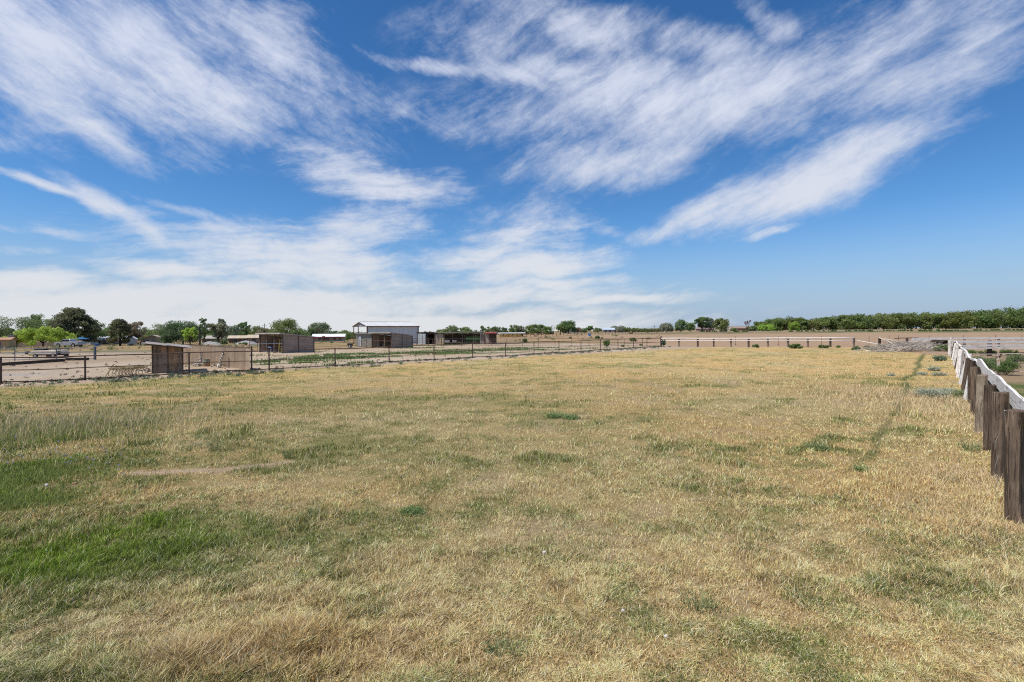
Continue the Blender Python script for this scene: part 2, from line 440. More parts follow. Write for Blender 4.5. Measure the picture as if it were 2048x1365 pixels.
# ------------------------------------------------------------------ mesh helpers
class MB:
    def __init__(s):
        s.v = []; s.f = []
    def add(s, vs, fs):
        b = len(s.v)
        s.v.extend([tuple(p) for p in vs]); s.f.extend([tuple(i + b for i in q) for q in fs])
        return s
    def quad(s, a, b, c, d):
        return s.add([a, b, c, d], [(0, 1, 2, 3)])
    def box(s, c, size, rz=0.0, M=None):
        """box centred on c"""
        hx, hy, hz = size[0] / 2, size[1] / 2, size[2] / 2
        cr, sr = math.cos(rz), math.sin(rz)
        vs = []
        for z in (-hz, hz):
            for x, y in ((-hx, -hy), (hx, -hy), (hx, hy), (-hx, hy)):
                p = (x * cr - y * sr + c[0], x * sr + y * cr + c[1], z + c[2])
                vs.append(p if M is None else tuple(M @ Vector(p)))
        return s.add(vs, [(0, 3, 2, 1), (4, 5, 6, 7), (0, 1, 5, 4), (1, 2, 6, 5), (2, 3, 7, 6), (3, 0, 4, 7)])
    def beam(s, a, b, w, h=None, up=(0, 0, 1), roll=0.0):
        """rectangular bar from a to b, w across, h along up"""
        h = w if h is None else h
        a = Vector(a); b = Vector(b); d = (b - a).normalized()
        u = Vector(up)
        if abs(d.dot(u)) > 0.98: u = Vector((math.cos(roll), math.sin(roll), 0))
        sx = d.cross(u).normalized(); uy = sx.cross(d).normalized()
        vs = []
        for p in (a, b):
            for i, j in ((-1, -1), (1, -1), (1, 1), (-1, 1)):
                vs.append(p + sx * (i * w / 2) + uy * (j * h / 2))
        return s.add(vs, [(0, 1, 2, 3), (7, 6, 5, 4), (0, 4, 5, 1), (1, 5, 6, 2), (2, 6, 7, 3), (3, 7, 4, 0)])
    def tube(s, pts, r, n=8, cap=True):
        pts = [Vector(p) for p in pts]
        rs = r if isinstance(r, (list, tuple)) else [r] * len(pts)
        b = len(s.v)
        ref = None
        for i, p in enumerate(pts):
            d = (pts[min(i + 1, len(pts) - 1)] - pts[max(i - 1, 0)]).normalized()
            if ref is None:
                ref = Vector((0, 0, 1)) if abs(d.z) < 0.9 else Vector((1, 0, 0))
            x = d.cross(ref).normalized(); y = x.cross(d).normalized()
            ref = y
            for k in range(n):
                t = 2 * math.pi * k / n
                s.v.append(tuple(p + (x * math.cos(t) + y * math.sin(t)) * rs[i]))
        for i in range(len(pts) - 1):
            for k in range(n):
                k2 = (k + 1) % n
                s.f.append((b + i * n + k, b + i * n + k2, b + (i + 1) * n + k2, b + (i + 1) * n + k))
        if cap:
            s.f.append(tuple(b + k for k in range(n))[::-1])
            s.f.append(tuple(b + (len(pts) - 1) * n + k for k in range(n)))
        return s
    def build(s, name, mat, parent=None, bevel=0.0, smooth=False):
        me = bpy.data.meshes.new(name)
        me.from_pydata(s.v, [], s.f)
        me.update()
        if mat: me.materials.append(mat)
        if smooth:
            me.polygons.foreach_set('use_smooth', [True] * len(me.polygons))
        o = bpy.data.objects.new(name, me)
        COL.objects.link(o)
        if parent: o.parent = parent
        if bevel:
            m = o.modifiers.new('bevel', 'BEVEL'); m.width = bevel; m.segments = 1; m.limit_method = 'ANGLE'
        return o

def tag(o, label=None, cat=None, group=None, kind=None):
    if label: o['label'] = label
    if cat: o['category'] = cat
    if group: o['group'] = group
    if kind: o['kind'] = kind
    return o
def thing(name, loc, label, cat, group=None, rz=0.0):
    o = bpy.data.objects.new(name, None)
    COL.objects.link(o)
    o.empty_display_size = 0.2
    o.location = loc; o.rotation_euler = (0, 0, rz)
    return tag(o, label, cat, group)
def copy_tree(o, parent=None):
    c = o.copy(); COL.objects.link(c)
    if parent is not None: c.parent = parent
    for ch in o.children: copy_tree(ch, c)
    return c

# ------------------------------------------------------------------ materials
MATS = {}
def mat(name, col, rough=0.8, var=0.12, nscale=3.0, spec=0.3, metal=0.0, bump=0.0, bscale=20.0, col2=None, stretch=None, streak=None):
    """plain procedural material: two tones broken up by object-space noise, bump"""
    if name in MATS: return MATS[name]
    m = bpy.data.materials.new(name); m.use_nodes = True
    T = NT(m.node_tree)
    bs = m.node_tree.nodes['Principled BSDF']
    tc = T.n('ShaderNodeNewGeometry').outputs['Position']
    if stretch: tc = T.mapping(tc, scale=stretch)
    n = T.noise(tc, nscale, 5, 0.6)
    c2 = col2 if col2 else tuple(max(0, c * (1 - var * 2.2)) for c in col)
    f = T.rng(n, 0.35, 0.65)
    c = T.mix(f, tuple(col), tuple(c2))
    n2 = T.noise(tc, nscale * 7, 4, 0.7)
    c = T.mix(T.rng(n2, 0.3, 0.7), c, T.mix(1.0, c, (1 - var,) * 3, 'MULTIPLY'))
    T.link(c, bs.inputs['Base Color'])
    bs.inputs['Roughness'].default_value = rough
    bs.inputs['Specular IOR Level'].default_value = spec
    bs.inputs['Metallic'].default_value = metal
    if bump:
        bp = T.n('ShaderNodeBump'); bp.inputs['Strength'].default_value = bump; bp.inputs['Distance'].default_value = 0.02
        T.link(T.noise(tc, bscale, 5, 0.65), bp.inputs['Height']); T.link(bp.outputs[0], bs.inputs['Normal'])
    MATS[name] = m
    return m

def wood_mat(name, a, b, axis='Z', scale=1.0, crack=0.6, dark=0.35):
    """weathered timber, grain along the given object axis"""
    if name in MATS: return MATS[name]
    m = bpy.data.materials.new(name); m.use_nodes = True
    T = NT(m.node_tree); bs = m.node_tree.nodes['Principled BSDF']
    tc = T.n('ShaderNodeTexCoord').outputs['Object']
    oi = T.n('ShaderNodeObjectInfo')
    ad = T.n('ShaderNodeVectorMath', operation='ADD'); T.link(tc, ad.inputs[0])
    mu = T.n('ShaderNodeVectorMath', operation='SCALE'); T.link(oi.outputs['Location'], mu.inputs[0]); mu.inputs['Scale'].default_value = 0.73
    T.link(mu.outputs[0], ad.inputs[1])
    sc = {'X': (0.07, 1, 1), 'Y': (1, 0.07, 1), 'Z': (1, 1, 0.07)}[axis]
    v = T.mapping(ad.outputs[0], scale=tuple(q * scale for q in sc))
    g1 = T.noise(v, 26, 6, 0.7, 0.6); g2 = T.noise(v, 70, 4, 0.7, 0.2)
    big = T.noise(ad.outputs[0], 1.6, 4, 0.6)
    c = T.mix(T.rng(g1, 0.42, 0.58), tuple(a), tuple(b))
    c = T.mix(T.rng(g2, 0.45, 0.6, 0.0, 0.6), c, tuple(q * 0.6 for q in b))
    c = T.mix(T.rng(big, 0.40, 0.62, 0, 0.6), c, tuple(q * 0.55 for q in b))
    cr = T.rng(T.noise(v, 19, 5, 0.7, 1.2), 0.43, 0.455, 1.0, 0.0)
    cr = T.math('MULTIPLY', cr, crack)
    c = T.mix(cr, c, tuple(q * dark for q in b))
    T.link(c, bs.inputs['Base Color'])
    bs.inputs['Roughness'].default_value = 0.88
    bs.inputs['Specular IOR Level'].default_value = 0.2
    bp = T.n('ShaderNodeBump'); bp.inputs['Strength'].default_value = 0.7; bp.inputs['Distance'].default_value = 0.012
    h = T.math('SUBTRACT', T.math('MULTIPLY', g2, 0.5), cr)
    T.link(h, bp.inputs['Height']); T.link(bp.outputs[0], bs.inputs['Normal'])
    MATS[name] = m
    return m

# ------------------------------------------------------------------ the ground sheet
def ground_mat():
    m = bpy.data.materials.new('ground_soil'); m.use_nodes = True
    T = NT(m.node_tree); bs = m.node_tree.nodes['Principled BSDF']
    at = T.n('ShaderNodeAttribute', attribute_name='Soil')
    pos = T.n('ShaderNodeNewGeometry').outputs['Position']
    n1 = T.noise(pos, 1.3, 6, 0.65); n2 = T.noise(pos, 14.0, 5, 0.75); n3 = T.noise(T.mapping(pos, scale=(0.4, 1, 1)), 0.35, 5, 0.6)
    c = T.mix(T.rng(n1, 0.3, 0.7), at.outputs['Color'], T.mix(1.0, at.outputs['Color'], (0.80, 0.78, 0.74), 'MULTIPLY'))
    c = T.mix(T.rng(n2, 0.30, 0.62, 0.75, 0.0), c, T.mix(1.0, c, (0.50, 0.48, 0.45), 'MULTIPLY'))
    c = T.mix(T.rng(n2, 0.60, 0.75, 0.0, 0.4), c, T.mix(1.0, c, (1.2, 1.18, 1.15), 'MULTIPLY'))
    c = T.mix(T.rng(n3, 0.35, 0.65, 0, 0.35), c, T.mix(1.0, c, (0.85, 0.80, 0.72), 'MULTIPLY'))
    T.link(c, bs.inputs['Base Color'])
    bs.inputs['Roughness'].default_value = 0.95; bs.inputs['Specular IOR Level'].default_value = 0.1
    bp = T.n('ShaderNodeBump'); bp.inputs['Strength'].default_value = 0.8; bp.inputs['Distance'].default_value = 0.05
    T.link(T.math('ADD', n2, T.math('MULTIPLY', n1, 1.5)), bp.inputs['Height']); T.link(bp.outputs[0], bs.inputs['Normal'])
    return m

def build_ground():
    # concentric rings round the viewer's spot; fine in the direction of the view, out to the horizon
    azs = np.concatenate([np.linspace(-180, -56, 40, endpoint=False), np.linspace(-56, 56, 860), np.linspace(56, 180, 41)[1:-1]])
    rad = np.concatenate([[0.0, 1.5], np.geomspace(3.0, 300.0, 330), np.geomspace(310, 6000, 40)])
    A, Rr = np.meshgrid(np.radians(azs), rad)
    x = Rr * np.sin(A); y = Rr * np.cos(A)
    z = gz_np(x, y)
    col = ground_colour(x.ravel(), y.ravel())
    nr, na = x.shape
    co = np.stack([x.ravel(), y.ravel(), z.ravel()], 1).astype(np.float32)
    i = np.arange(nr - 1)[:, None]; j = np.arange(na)[None, :]
    j2 = (j + 1) % na
    f = np.stack([i * na + j, i * na + j2, (i + 1) * na + j2, (i + 1) * na + j], -1).reshape(-1, 4)
    f = f[na:]                       # drop the degenerate innermost ring
    me = bpy.data.meshes.new('ground')
    me.vertices.add(len(co)); me.vertices.foreach_set('co', co.ravel())
    nf = len(f)
    me.loops.add(nf * 4); me.loops.foreach_set('vertex_index', f.ravel().astype(np.int32))
    me.polygons.add(nf); me.polygons.foreach_set('loop_start', np.arange(nf, dtype=np.int32) * 4)
    me.polygons.foreach_set('use_smooth', np.ones(nf, bool))
    me.update(calc_edges=True)
    # centre cap
    ca_ = me.color_attributes.new('Soil', 'FLOAT_COLOR', 'POINT')
    ca_.data.foreach_set('color', np.concatenate([col, np.ones((len(col), 1))], 1).astype(np.float32).ravel())
    me.materials.append(ground_mat())
    o = bpy.data.objects.new('ground', me); COL.objects.link(o)
    tag(o, kind='structure')
    if me.polygons[0].normal.z < 0: me.flip_normals()
    return o
build_ground()
# ------------------------------------------------------------------ grass: real blades, one object that nobody could count
def blade_mat(name='grass_blades', attr='Blade', trans=0.35):
    m = bpy.data.materials.new(name); m.use_nodes = True
    T = NT(m.node_tree)
    bs = m.node_tree.nodes['Principled BSDF']; out = m.node_tree.nodes['Material Output']
    at = T.n('ShaderNodeAttribute', attribute_name=attr)
    T.link(at.outputs['Color'], bs.inputs['Base Color'])
    bs.inputs['Roughness'].default_value = 0.6; bs.inputs['Specular IOR Level'].default_value = 0.25
    tr = T.n('ShaderNodeBsdfTranslucent'); T.link(at.outputs['Color'], tr.inputs[0])
    mx = T.n('ShaderNodeMixShader'); mx.inputs[0].default_value = trans
    T.link(bs.outputs[0], mx.inputs[1]); T.link(tr.outputs[0], mx.inputs[2])
    T.link(mx.outputs[0], out.inputs[0])
    return m
BLADE = blade_mat(trans=0.22)

def tri_mesh(name, co, tris, fcol, material):
    me = bpy.data.meshes.new(name)
    me.vertices.add(len(co)); me.vertices.foreach_set('co', co.astype(np.float32).ravel())
    nf = len(tris)
    me.loops.add(nf * 3); me.loops.foreach_set('vertex_index', tris.ravel().astype(np.int32))
    me.polygons.add(nf); me.polygons.foreach_set('loop_start', np.arange(nf, dtype=np.int32) * 3)
    me.update(calc_edges=True)
    a = me.attributes.new('Blade', 'FLOAT_COLOR', 'FACE')
    a.data.foreach_set('color', np.concatenate([fcol, np.ones((nf, 1))], 1).astype(np.float32).ravel())
    me.materials.append(material)
    o = bpy.data.objects.new(name, me); COL.objects.link(o)
    return o

def blades(x, y, z, h, w, rs, lean=0.45, heading=None):
    """two-segment bent blades; returns vertices and triangles"""
    n = len(x)
    th = rs.rand(n) * 2 * math.pi
    tx, ty = np.cos(th), np.sin(th)
    ph = rs.rand(n) * 2 * math.pi if heading is None else heading
    L = h * (0.15 + lean * rs.rand(n)) * 1.2
    lx, ly = np.cos(ph) * L, np.sin(ph) * L
    v = np.zeros((n, 5, 3))
    v[:, 0] = np.stack([x - tx * w / 2, y - ty * w / 2, z - 0.01], 1)
    v[:, 1] = np.stack([x + tx * w / 2, y + ty * w / 2, z - 0.01], 1)
    mx, my, mz = x + lx * 0.35, y + ly * 0.35, z + h * 0.62
    v[:, 2] = np.stack([mx - tx * w * 0.4, my - ty * w * 0.4, mz], 1)
    v[:, 3] = np.stack([mx + tx * w * 0.4, my + ty * w * 0.4, mz], 1)
    v[:, 4] = np.stack([x + lx * 1.25, y + ly * 1.25, z + h * (0.92 + 0.12 * rs.rand(n))], 1)
    t = np.array([[0, 1, 3], [0, 3, 2], [2, 3, 4]])
    tris = (np.arange(n)[:, None, None] * 5 + t[None]).reshape(-1, 3)
    return v.reshape(-1, 3), tris

def scatter_screen(n, rs, pw=0.82):
    """ground points spread so that far ground gets fewer, larger tufts"""
    inv0, inv1 = 1.0 / 78.0, 1.0 / 3.2
    u = rs.rand(n) ** pw
    Y = 1.0 / (inv0 + (inv1 - inv0) * u)
    s = -1.12 + 2.24 * rs.rand(n)
    return s * Y, Y

def build_grass(n=1250000):
    rs = np.random.RandomState(5)
    x, y = scatter_screen(n, rs)
    # pull blades into small tussocks
    gx = fbm(x, y, 6.0, 2, 71); keep = rs.rand(n) < np.clip(0.35 + 2.2 * (gx - 0.35), 0.12, 1)
    x, y = x[keep], y[keep]
    green, lush, warm, och, tall, bare, trk = fields(x, y)
    pas = inside_pasture(x, y)
    k = (pas > 0.0 + 0.5 * rs.rand(len(x))) & (rs.rand(len(x)) > bare * 0.97)
    x, y, green, lush, warm, och, tall, trk = [a[k] for a in (x, y, green, lush, warm, och, tall, trk)]
    n = len(x)
    r = np.hypot(x, y)
    lod = np.maximum(1.0, r / 7.0)
    fine = fbm(x, y, 2.2, 2, 77)
    cl = fbm(x, y, 9.0, 2, 93); cl2 = fbm(x, y, 3.2, 2, 95)
    h = (0.014 + 0.056 * tall * (0.30 + 0.9 * rs.rand(n))) * (0.5 + 1.0 * fine) * (0.45 + 1.1 * cl)
    h *= 1.0 + 0.12 * np.minimum(lod - 1, 4)
    w = (0.0037 + 0.0036 * rs.rand(n)) * lod ** 0.86
    z = gz_np(x, y)
    head = np.where(rs.rand(n) < 0.12, 0.4 + 0.9 * rs.randn(n), rs.rand(n) * 6.28)
    co, tris = blades(x, y, z, h, w, rs, np.clip(1.35 - 0.75 * np.clip(tall - .4, 0, 1) - 0.35 * np.clip(lush, 0, 1), .3, 1.35), head)
    # each blade is either straw or green
    pg = np.clip(green * 0.95 + 0.02, 0.02, 0.97)
    isg = rs.rand(n) < pg
    dry = lerp(PALE * np.ones((n, 3)), STRAW, np.clip(warm + 0.5 * (rs.rand(n) - 0.5), 0, 1))
    dry = lerp(dry, OCHRE, np.clip(och * 0.9 + 0.25 * rs.rand(n) - 0.05, 0, 1))
    gr = lerp(OLIVE * np.ones((n, 3)), GREEN, np.clip(rs.rand(n) * 0.9 + 0.3 * green - 0.2, 0, 1))
    gr = lerp(gr, LIME, np.clip(lush * (0.55 + 0.6 * rs.rand(n)), 0, 1))
    isg |= rs.rand(n) < 0.88 * np.clip(lush, 0, 1)
    c = np.where(isg[:, None], gr, dry)
    c = c * (0.42 + 0.92 * rs.rand(n) ** 1.1)[:, None] * (0.50 + 0.55 * cl + 0.50 * cl2)[:, None]
    c = lerp(c, np.array([0.15, 0.175, 0.065]) * (0.5 + 0.9 * rs.rand(n))[:, None], np.clip(trk * 1.0, 0, 0.85))
    # some bleached straws
    bl = rs.rand(n) < 0.11 * (1 - 0.8 * np.clip(lush, 0, 1)) * np.clip(9 / r, 0.05, 1) * (1 - trk)
    c[bl] = np.array([0.80, 0.71, 0.50]) * (0.8 + 0.3 * rs.rand(bl.sum()))[:, None]
    o = tri_mesh('grass', co, tris, np.repeat(np.clip(c, 0, 0.8), 3, 0), BLADE)
    tag(o, 'short dry straw and green grass covering the pasture', 'grass', kind='stuff')
    return o
build_grass()
# ------------------------------------------------------------------ materials for built things
M_PIPE = mat('rusty_pipe', (0.165, 0.100, 0.074), 0.75, 0.2, 4, col2=(0.085, 0.056, 0.046))
M_PIPE_RED = mat('red_brown_pipe', (0.20, 0.080, 0.055), 0.75, 0.2, 4, col2=(0.09, 0.045, 0.035))
M_WIRE = mat('galvanised_wire', (0.24, 0.22, 0.20), 0.5, 0.1, 4)
M_BLUEGREY = mat('blue_grey_pipe', (0.16, 0.20, 0.25), 0.6, 0.15, 3, col2=(0.09, 0.10, 0.12))
M_WHITEPIPE = mat('chalky_white_pipe', (0.84, 0.81, 0.77), 0.6, 0.06, 2, col2=(0.72, 0.66, 0.60))
M_DARKSTEEL = mat('dark_steel', (0.05, 0.045, 0.04), 0.7, 0.2, 5)
W_TIE = wood_mat('railroad_tie', (0.25, 0.18, 0.125), (0.145, 0.10, 0.07), 'Z', 0.8, 0.75, 0.25)
W_TIE_PALE = wood_mat('sun_bleached_tie', (0.42, 0.335, 0.245), (0.27, 0.205, 0.145), 'Z', 0.8, 0.6, 0.3)
W_TIE_MID = wood_mat('worn_tie', (0.17, 0.118, 0.082), (0.095, 0.066, 0.047), 'Z', 1.1, 0.6, 0.3)
W_DARKX = wood_mat('dark_timber', (0.11, 0.075, 0.055), (0.06, 0.042, 0.032), 'X')

def peel_mat(name, axis):
    """old white paint flaking off grey timber"""
    m = bpy.data.materials.new(name); m.use_nodes = True
    T = NT(m.node_tree); bs = m.node_tree.nodes['Principled BSDF']
    tc = T.n('ShaderNodeTexCoord').outputs['Object']
    oi = T.n('ShaderNodeObjectInfo')
    ad = T.n('ShaderNodeVectorMath', operation='ADD'); T.link(tc, ad.inputs[0]); T.link(oi.outputs['Location'], ad.inputs[1])
    sc = {'X': (0.08, 1, 1), 'D': (0.08, 1, 1), 'Z': (1, 1, 0.08)}[axis]
    src = ad.outputs[0] if axis != 'D' else T.mapping(ad.outputs[0], rot=(0, 0, -math.atan2(1.0, 0.89)))
    v = T.mapping(src, scale=sc)
    grain = T.noise(v, 30, 5, 0.7, 0.3); flake = T.noise(v, 9, 6, 0.72, 0.6); blot = T.noise(ad.outputs[0], 2.2, 4, 0.6)
    fl = T.rng(T.math('ADD', flake, T.math('MULTIPLY', blot, 0.5)), 0.58, 0.68)
    white = T.mix(T.rng(grain, 0.35, 0.65), (0.82, 0.78, 0.73), (0.62, 0.56, 0.50))
    woodc = T.mix(T.rng(grain, 0.35, 0.65), (0.32, 0.25, 0.20), (0.14, 0.10, 0.075))
    crack = T.rng(T.noise(v, 16, 5, 0.7, 0.8), 0.38, 0.43, 1.0, 0.0)
    c = T.mix(T.math('MULTIPLY', T.math('SUBTRACT', 1.0, fl), 0.75 if axis == 'Z' else 0.4), white, woodc)
    c = T.mix(T.math('MULTIPLY', fl, 0.0), c, woodc)
    c = T.mix(T.math('MULTIPLY', crack, 1.0 if axis == 'Z' else 0.6), c, (0.10, 0.075, 0.06))
    T.link(c, bs.inputs['Base Color']); bs.inputs['Roughness'].default_value = 0.8; bs.inputs['Specular IOR Level'].default_value = 0.2
    bp = T.n('ShaderNodeBump'); bp.inputs['Strength'].default_value = 0.6; bp.inputs['Distance'].default_value = 0.006
    T.link(T.math('ADD', grain, T.math('MULTIPLY', crack, -1.0)), bp.inputs['Height']); T.link(bp.outputs[0], bs.inputs['Normal'])
    return m
W_PEEL_X = peel_mat('flaking_white_board', 'X')
W_PEEL_Z = peel_mat('flaking_white_post', 'Z')

def on_line(px, a, b):
    """point of the line a-b seen in the photo's column px"""
    s = ray(px, 700)[0]
    dx, dy = b[0] - a[0], b[1] - a[1]
    t = (s * a[1] - a[0]) / (dx - s * dy)
    return (a[0] + dx * t, a[1] + dy * t)

# ------------------------------------------------------------------ the long pipe fence at the left of the pasture
def pipe_fence():
    root = thing('pipe_fence', (FB[0], FB[1], gz(*FB)), 'long rust-brown pipe fence running along the dirt yard at the left edge of the pasture', 'fence')
    inv = root.matrix_world
    off = Vector(root.location)
    def L(p): return (p[0] - off.x, p[1] - off.y, p[2] - off.z)
    ext = (FA[0] + (FA[0] - FB[0]) * 0.75, FA[1] + (FA[1] - FB[1]) * 0.75)
    pts1 = [ext, FA] + [on_line(px, FA, FB) for px in (170, 378)] + [on_line(503, FA, FB)]
    pts2 = [on_line(px, FB, FC) for px in (538, 670, 778, 868, 945, 1011, 1068, 1118, 1162, 1201, 1236, 1267, 1294)] + [FC]
    H = 1.42
    def post(p, h, r, name='post'):
        z = gz(*p)
        m = MB(); m.tube([L((p[0], p[1], z - 0.3)), L((p[0], p[1], z + h))], r, 10)
        return m.build(name, M_PIPE, root, smooth=False)
    for p in pts1[:-1]: post(p, H, 0.045)
    post(pts1[-1], 1.78, 0.055)
    for p in pts2[:-1]: post(p, H + 0.10 + random.uniform(-0.05, 0.05), 0.045)
    post(FC, 1.65, 0.16, 'corner_post')
    allp = pts1 + pts2
    for nm, h, r in (('top_rail', H, 0.035), ('middle_rail', H * 0.52, 0.024), ('bottom_rail', 0.10, 0.033)):
        m = MB()
        path = []
        for i, (p, q) in enumerate(zip(allp[:-1], allp[1:])):
            for k in range(3):
                t = k / 3
                x, y = p[0] + (q[0] - p[0]) * t, p[1] + (q[1] - p[1]) * t
                path.append(L((x, y, gz(x, y) + h - (0.02 * math.sin(t * math.pi)) + 0.006 * random.uniform(-1, 1))))
        path.append(L((FC[0], FC[1], gz(*FC) + h)))
        m.tube(path, r, 8)
        m.build(nm, M_PIPE, root)
    # chain link between the first posts
    m = MB()
    a, b = Vector(ext), Vector(pts1[-1])
    d = (b - a); Ln = d.length; d.normalize()
    hh = H * 0.97 - 0.12; pitch = 0.105
    n = int(Ln / pitch)
    wr = 0.0022
    for i in range(-int(hh / pitch), n):
        for sgn in (1, -1):
            s0 = i * pitch if sgn > 0 else i * pitch + hh
            s1 = s0 + sgn * hh
            z0, z1 = 0.12, 0.12 + hh
            # clip to the fence
            if sgn > 0:
                if s0 < 0: z0 += -s0; s0 = 0
                if s1 > Ln: z1 -= (s1 - Ln); s1 = Ln
            else:
                if s1 < 0: z1 -= (-s1); s1 = 0
                if s0 > Ln: z0 += (s0 - Ln); s0 = Ln
            if z1 - z0 < 0.05: continue
            p = a + d * s0; q = a + d * s1
            gzz = 0.5 * (gz(p.x, p.y) + gz(q.x, q.y))
            nrm = Vector((-d.y, d.x, 0)) * (0.004 * sgn)
            A_ = Vector(L((p.x, p.y, gzz + z0))) + nrm; B_ = Vector(L((q.x, q.y, gzz + z1))) + nrm
            m.tube([A_, B_], wr, 3, cap=False)
    m.build('chain_link_mesh', M_WIRE, root)
    return root
pipe_fence()

def rail_fence(name, a, b, n, h, rails, mat_, label, r=0.03, pr=0.04, group=None, extra=0.0, cat='fence', posts=None, pm=None):
    """straight pipe fence a -> b with n bays"""
    root = thing(name, (a[0], a[1], gz(*a)), label, cat, group)
    off = root.location
    def L(x, y, z): return (x - off.x, y - off.y, z - off.z)
    ts = posts if posts else [i / n for i in range(n + 1)]
    for t in ts:
        x, y = a[0] + (b[0] - a[0]) * t, a[1] + (b[1] - a[1]) * t
        z = gz(x, y)
        MB().tube([L(x, y, z - 0.25), L(x, y, z + h + extra)], pr, 6).build('post', pm or mat_, root)
    for hh in rails:
        path = []
        k = max(2, n)
        for i in range(k + 1):
            t = i / k
            x, y = a[0] + (b[0] - a[0]) * t, a[1] + (b[1] - a[1]) * t
            path.append(L(x, y, gz(x, y) + hh))
        MB().tube(path, r, 6).build('rail', mat_, root)
    return root

# pipe fence across the dirt yard, behind the long one
rail_fence('pipe_fence', on_line(865, (G(865, 693)), G(1246, 691)), FC, 14, 1.35, (1.33, 0.72, 0.2), M_PIPE,
           'thin rust pipe fence across the back of the yard before the open sheds', 0.028, 0.034, posts=[i / 14 for i in range(14)])
# blue grey gate run at the far left
a_ = G(-60, 724); b_ = G(190, 720)
rb = rail_fence('pipe_fence', a_, b_, 3, 1.28, (1.27, 0.85, 0.14), M_BLUEGREY, 'blue-grey pipe fence with a thick end post standing in the gravel yard at far left', 0.035, 0.04,
                posts=[0.0, 0.345, 0.68])
x, y = b_
MB().beam((x - a_[0], y - a_[1], -0.2), (x - a_[0], y - a_[1], 1.36), 0.17, 0.17).build('end_post', mat('blue_painted_post', (0.085, 0.115, 0.155), 0.6, 0.15, 3), rb)

# ------------------------------------------------------------------ white pipe fence across the far end
def white_fence():
    root = thing('white_pipe_fence', (FC[0], FC[1], gz(*FC)), 'two-rail white pipe fence on brown timber posts across the far end of the pasture', 'fence')
    off = Vector(root.location)
    def L(x, y, z): return (x - off.x, y - off.y, z - off.z)
    pxs = (1358, 1395.5, 1427.6, 1462, 1497.3, 1536, 1576, 1616, 1661, 1708)
    for px in pxs:
        x, y = on_line(px, FC, FD); z = gz(x, y)
        w = random.uniform(0.20, 0.25)
        o = MB().box((0, 0, 0.5), (w, 0.2, 1.5 if px < 1700 else 1.75), random.uniform(-.1, .1)).build('post', W_TIE_PALE if px % 2 < 1 else W_TIE, root, bevel=0.01)
        o.location = L(x, y, z)
    d = Vector((FD[0] - FC[0], FD[1] - FC[1])).normalized(); nrm = Vector((-d.y, d.x)) * -0.17
    for hh, r in ((1.33, 0.085), (0.98, 0.055)):
        path = []
        for i in range(9):
            t = i / 8 * 0.995
            x, y = FC[0] + (FD[0] - FC[0]) * t, FC[1] + (FD[1] - FC[1]) * t
            path.append(L(x + nrm.x, y + nrm.y, gz(x, y) + hh + 0.01 * random.uniform(-1, 1)))
        MB().tube(path, r, 10).build('rail', M_WHITEPIPE, root, smooth=True)
white_fence()

# fallen pieces beside it
p0 = G(1708, 690); z0 = gz(*p0)
q0 = G(1765, 697)
tag(MB().tube([(FD[0] + .1, FD[1] - .25, gz(*FD) + 0.98), (q0[0], q0[1], gz(*q0) + 0.45)], 0.05, 8).build('fallen_rail', M_WHITEPIPE, smooth=True),
    'white pipe rail slanting down from the last white fence post to the brush pile', 'rail')
a, b = G(1708, 702), G(1730, 702)
tag(MB().tube([(a[0], a[1], gz(*a) + .06), (b[0], b[1], gz(*b) + .07)], 0.05, 8).build('fallen_rail', M_WHITEPIPE, smooth=True),
    'short white pipe lying on the ground below the last post of the white pipe fence', 'rail')
a, b = G(1727, 702.5), G(1768, 703)
tag(MB().tube([(a[0], a[1], gz(*a) + .06), (b[0], b[1], gz(*b) + .05)], 0.045, 8).build('fallen_rail', M_WHITEPIPE, smooth=True),
    'longer white pipe lying on the ground at the foot of the brush pile', 'rail')

# white rail fence continuing right behind the brush pile
def white_fence_b():
    a = G(1808, 697); b = (a[0] + 34, a[1] + 1.0)
    ya = 64.0; a = (VX(1806, ya), ya); b = (VX(2120, ya + 1), ya + 1)
    root = thing('white_rail_fence', (a[0], a[1], gz(*a)), 'sagging white two-rail board fence behind the brush pile and the dark timber trough at right', 'fence')
    z = gz(*a)
    for px in (1817, 1873, 1932, 2001, 2060):
        x = VX(px, ya)
        o = MB().box((0, 0, 0.55), (0.24, 0.2, 1.55)).build('post', W_TIE, root, bevel=0.01); o.location = (x - a[0], 0.25, 0)
    for (px0, px1, y0, y1, w) in ((1824, 1905, 678.3, 676.8, .28), (1905.5, 2110, 677.0, 676.5, .27), (1817, 1905, 682.5, 681.5, .17), (1905.5, 2110, 682.2, 681.8, .12)):
        x0, x1 = VX(px0, ya), VX(px1, ya)
        MB().beam((x0 - a[0], 0, VZ(px0, y0, ya) - z), (x1 - a[0], 0, VZ(px1, y1, ya) - z), 0.05, w).build('rail', W_PEEL_X, root)
    MB().beam((VX(1790, ya) - a[0], 0.1, VZ(1790, 677, ya) - z), (VX(1838, ya) - a[0], 0.1, VZ(1838, 676, ya) - z), 0.08, 0.1).build('bare_rail', W_DARKX, root)
white_fence_b()

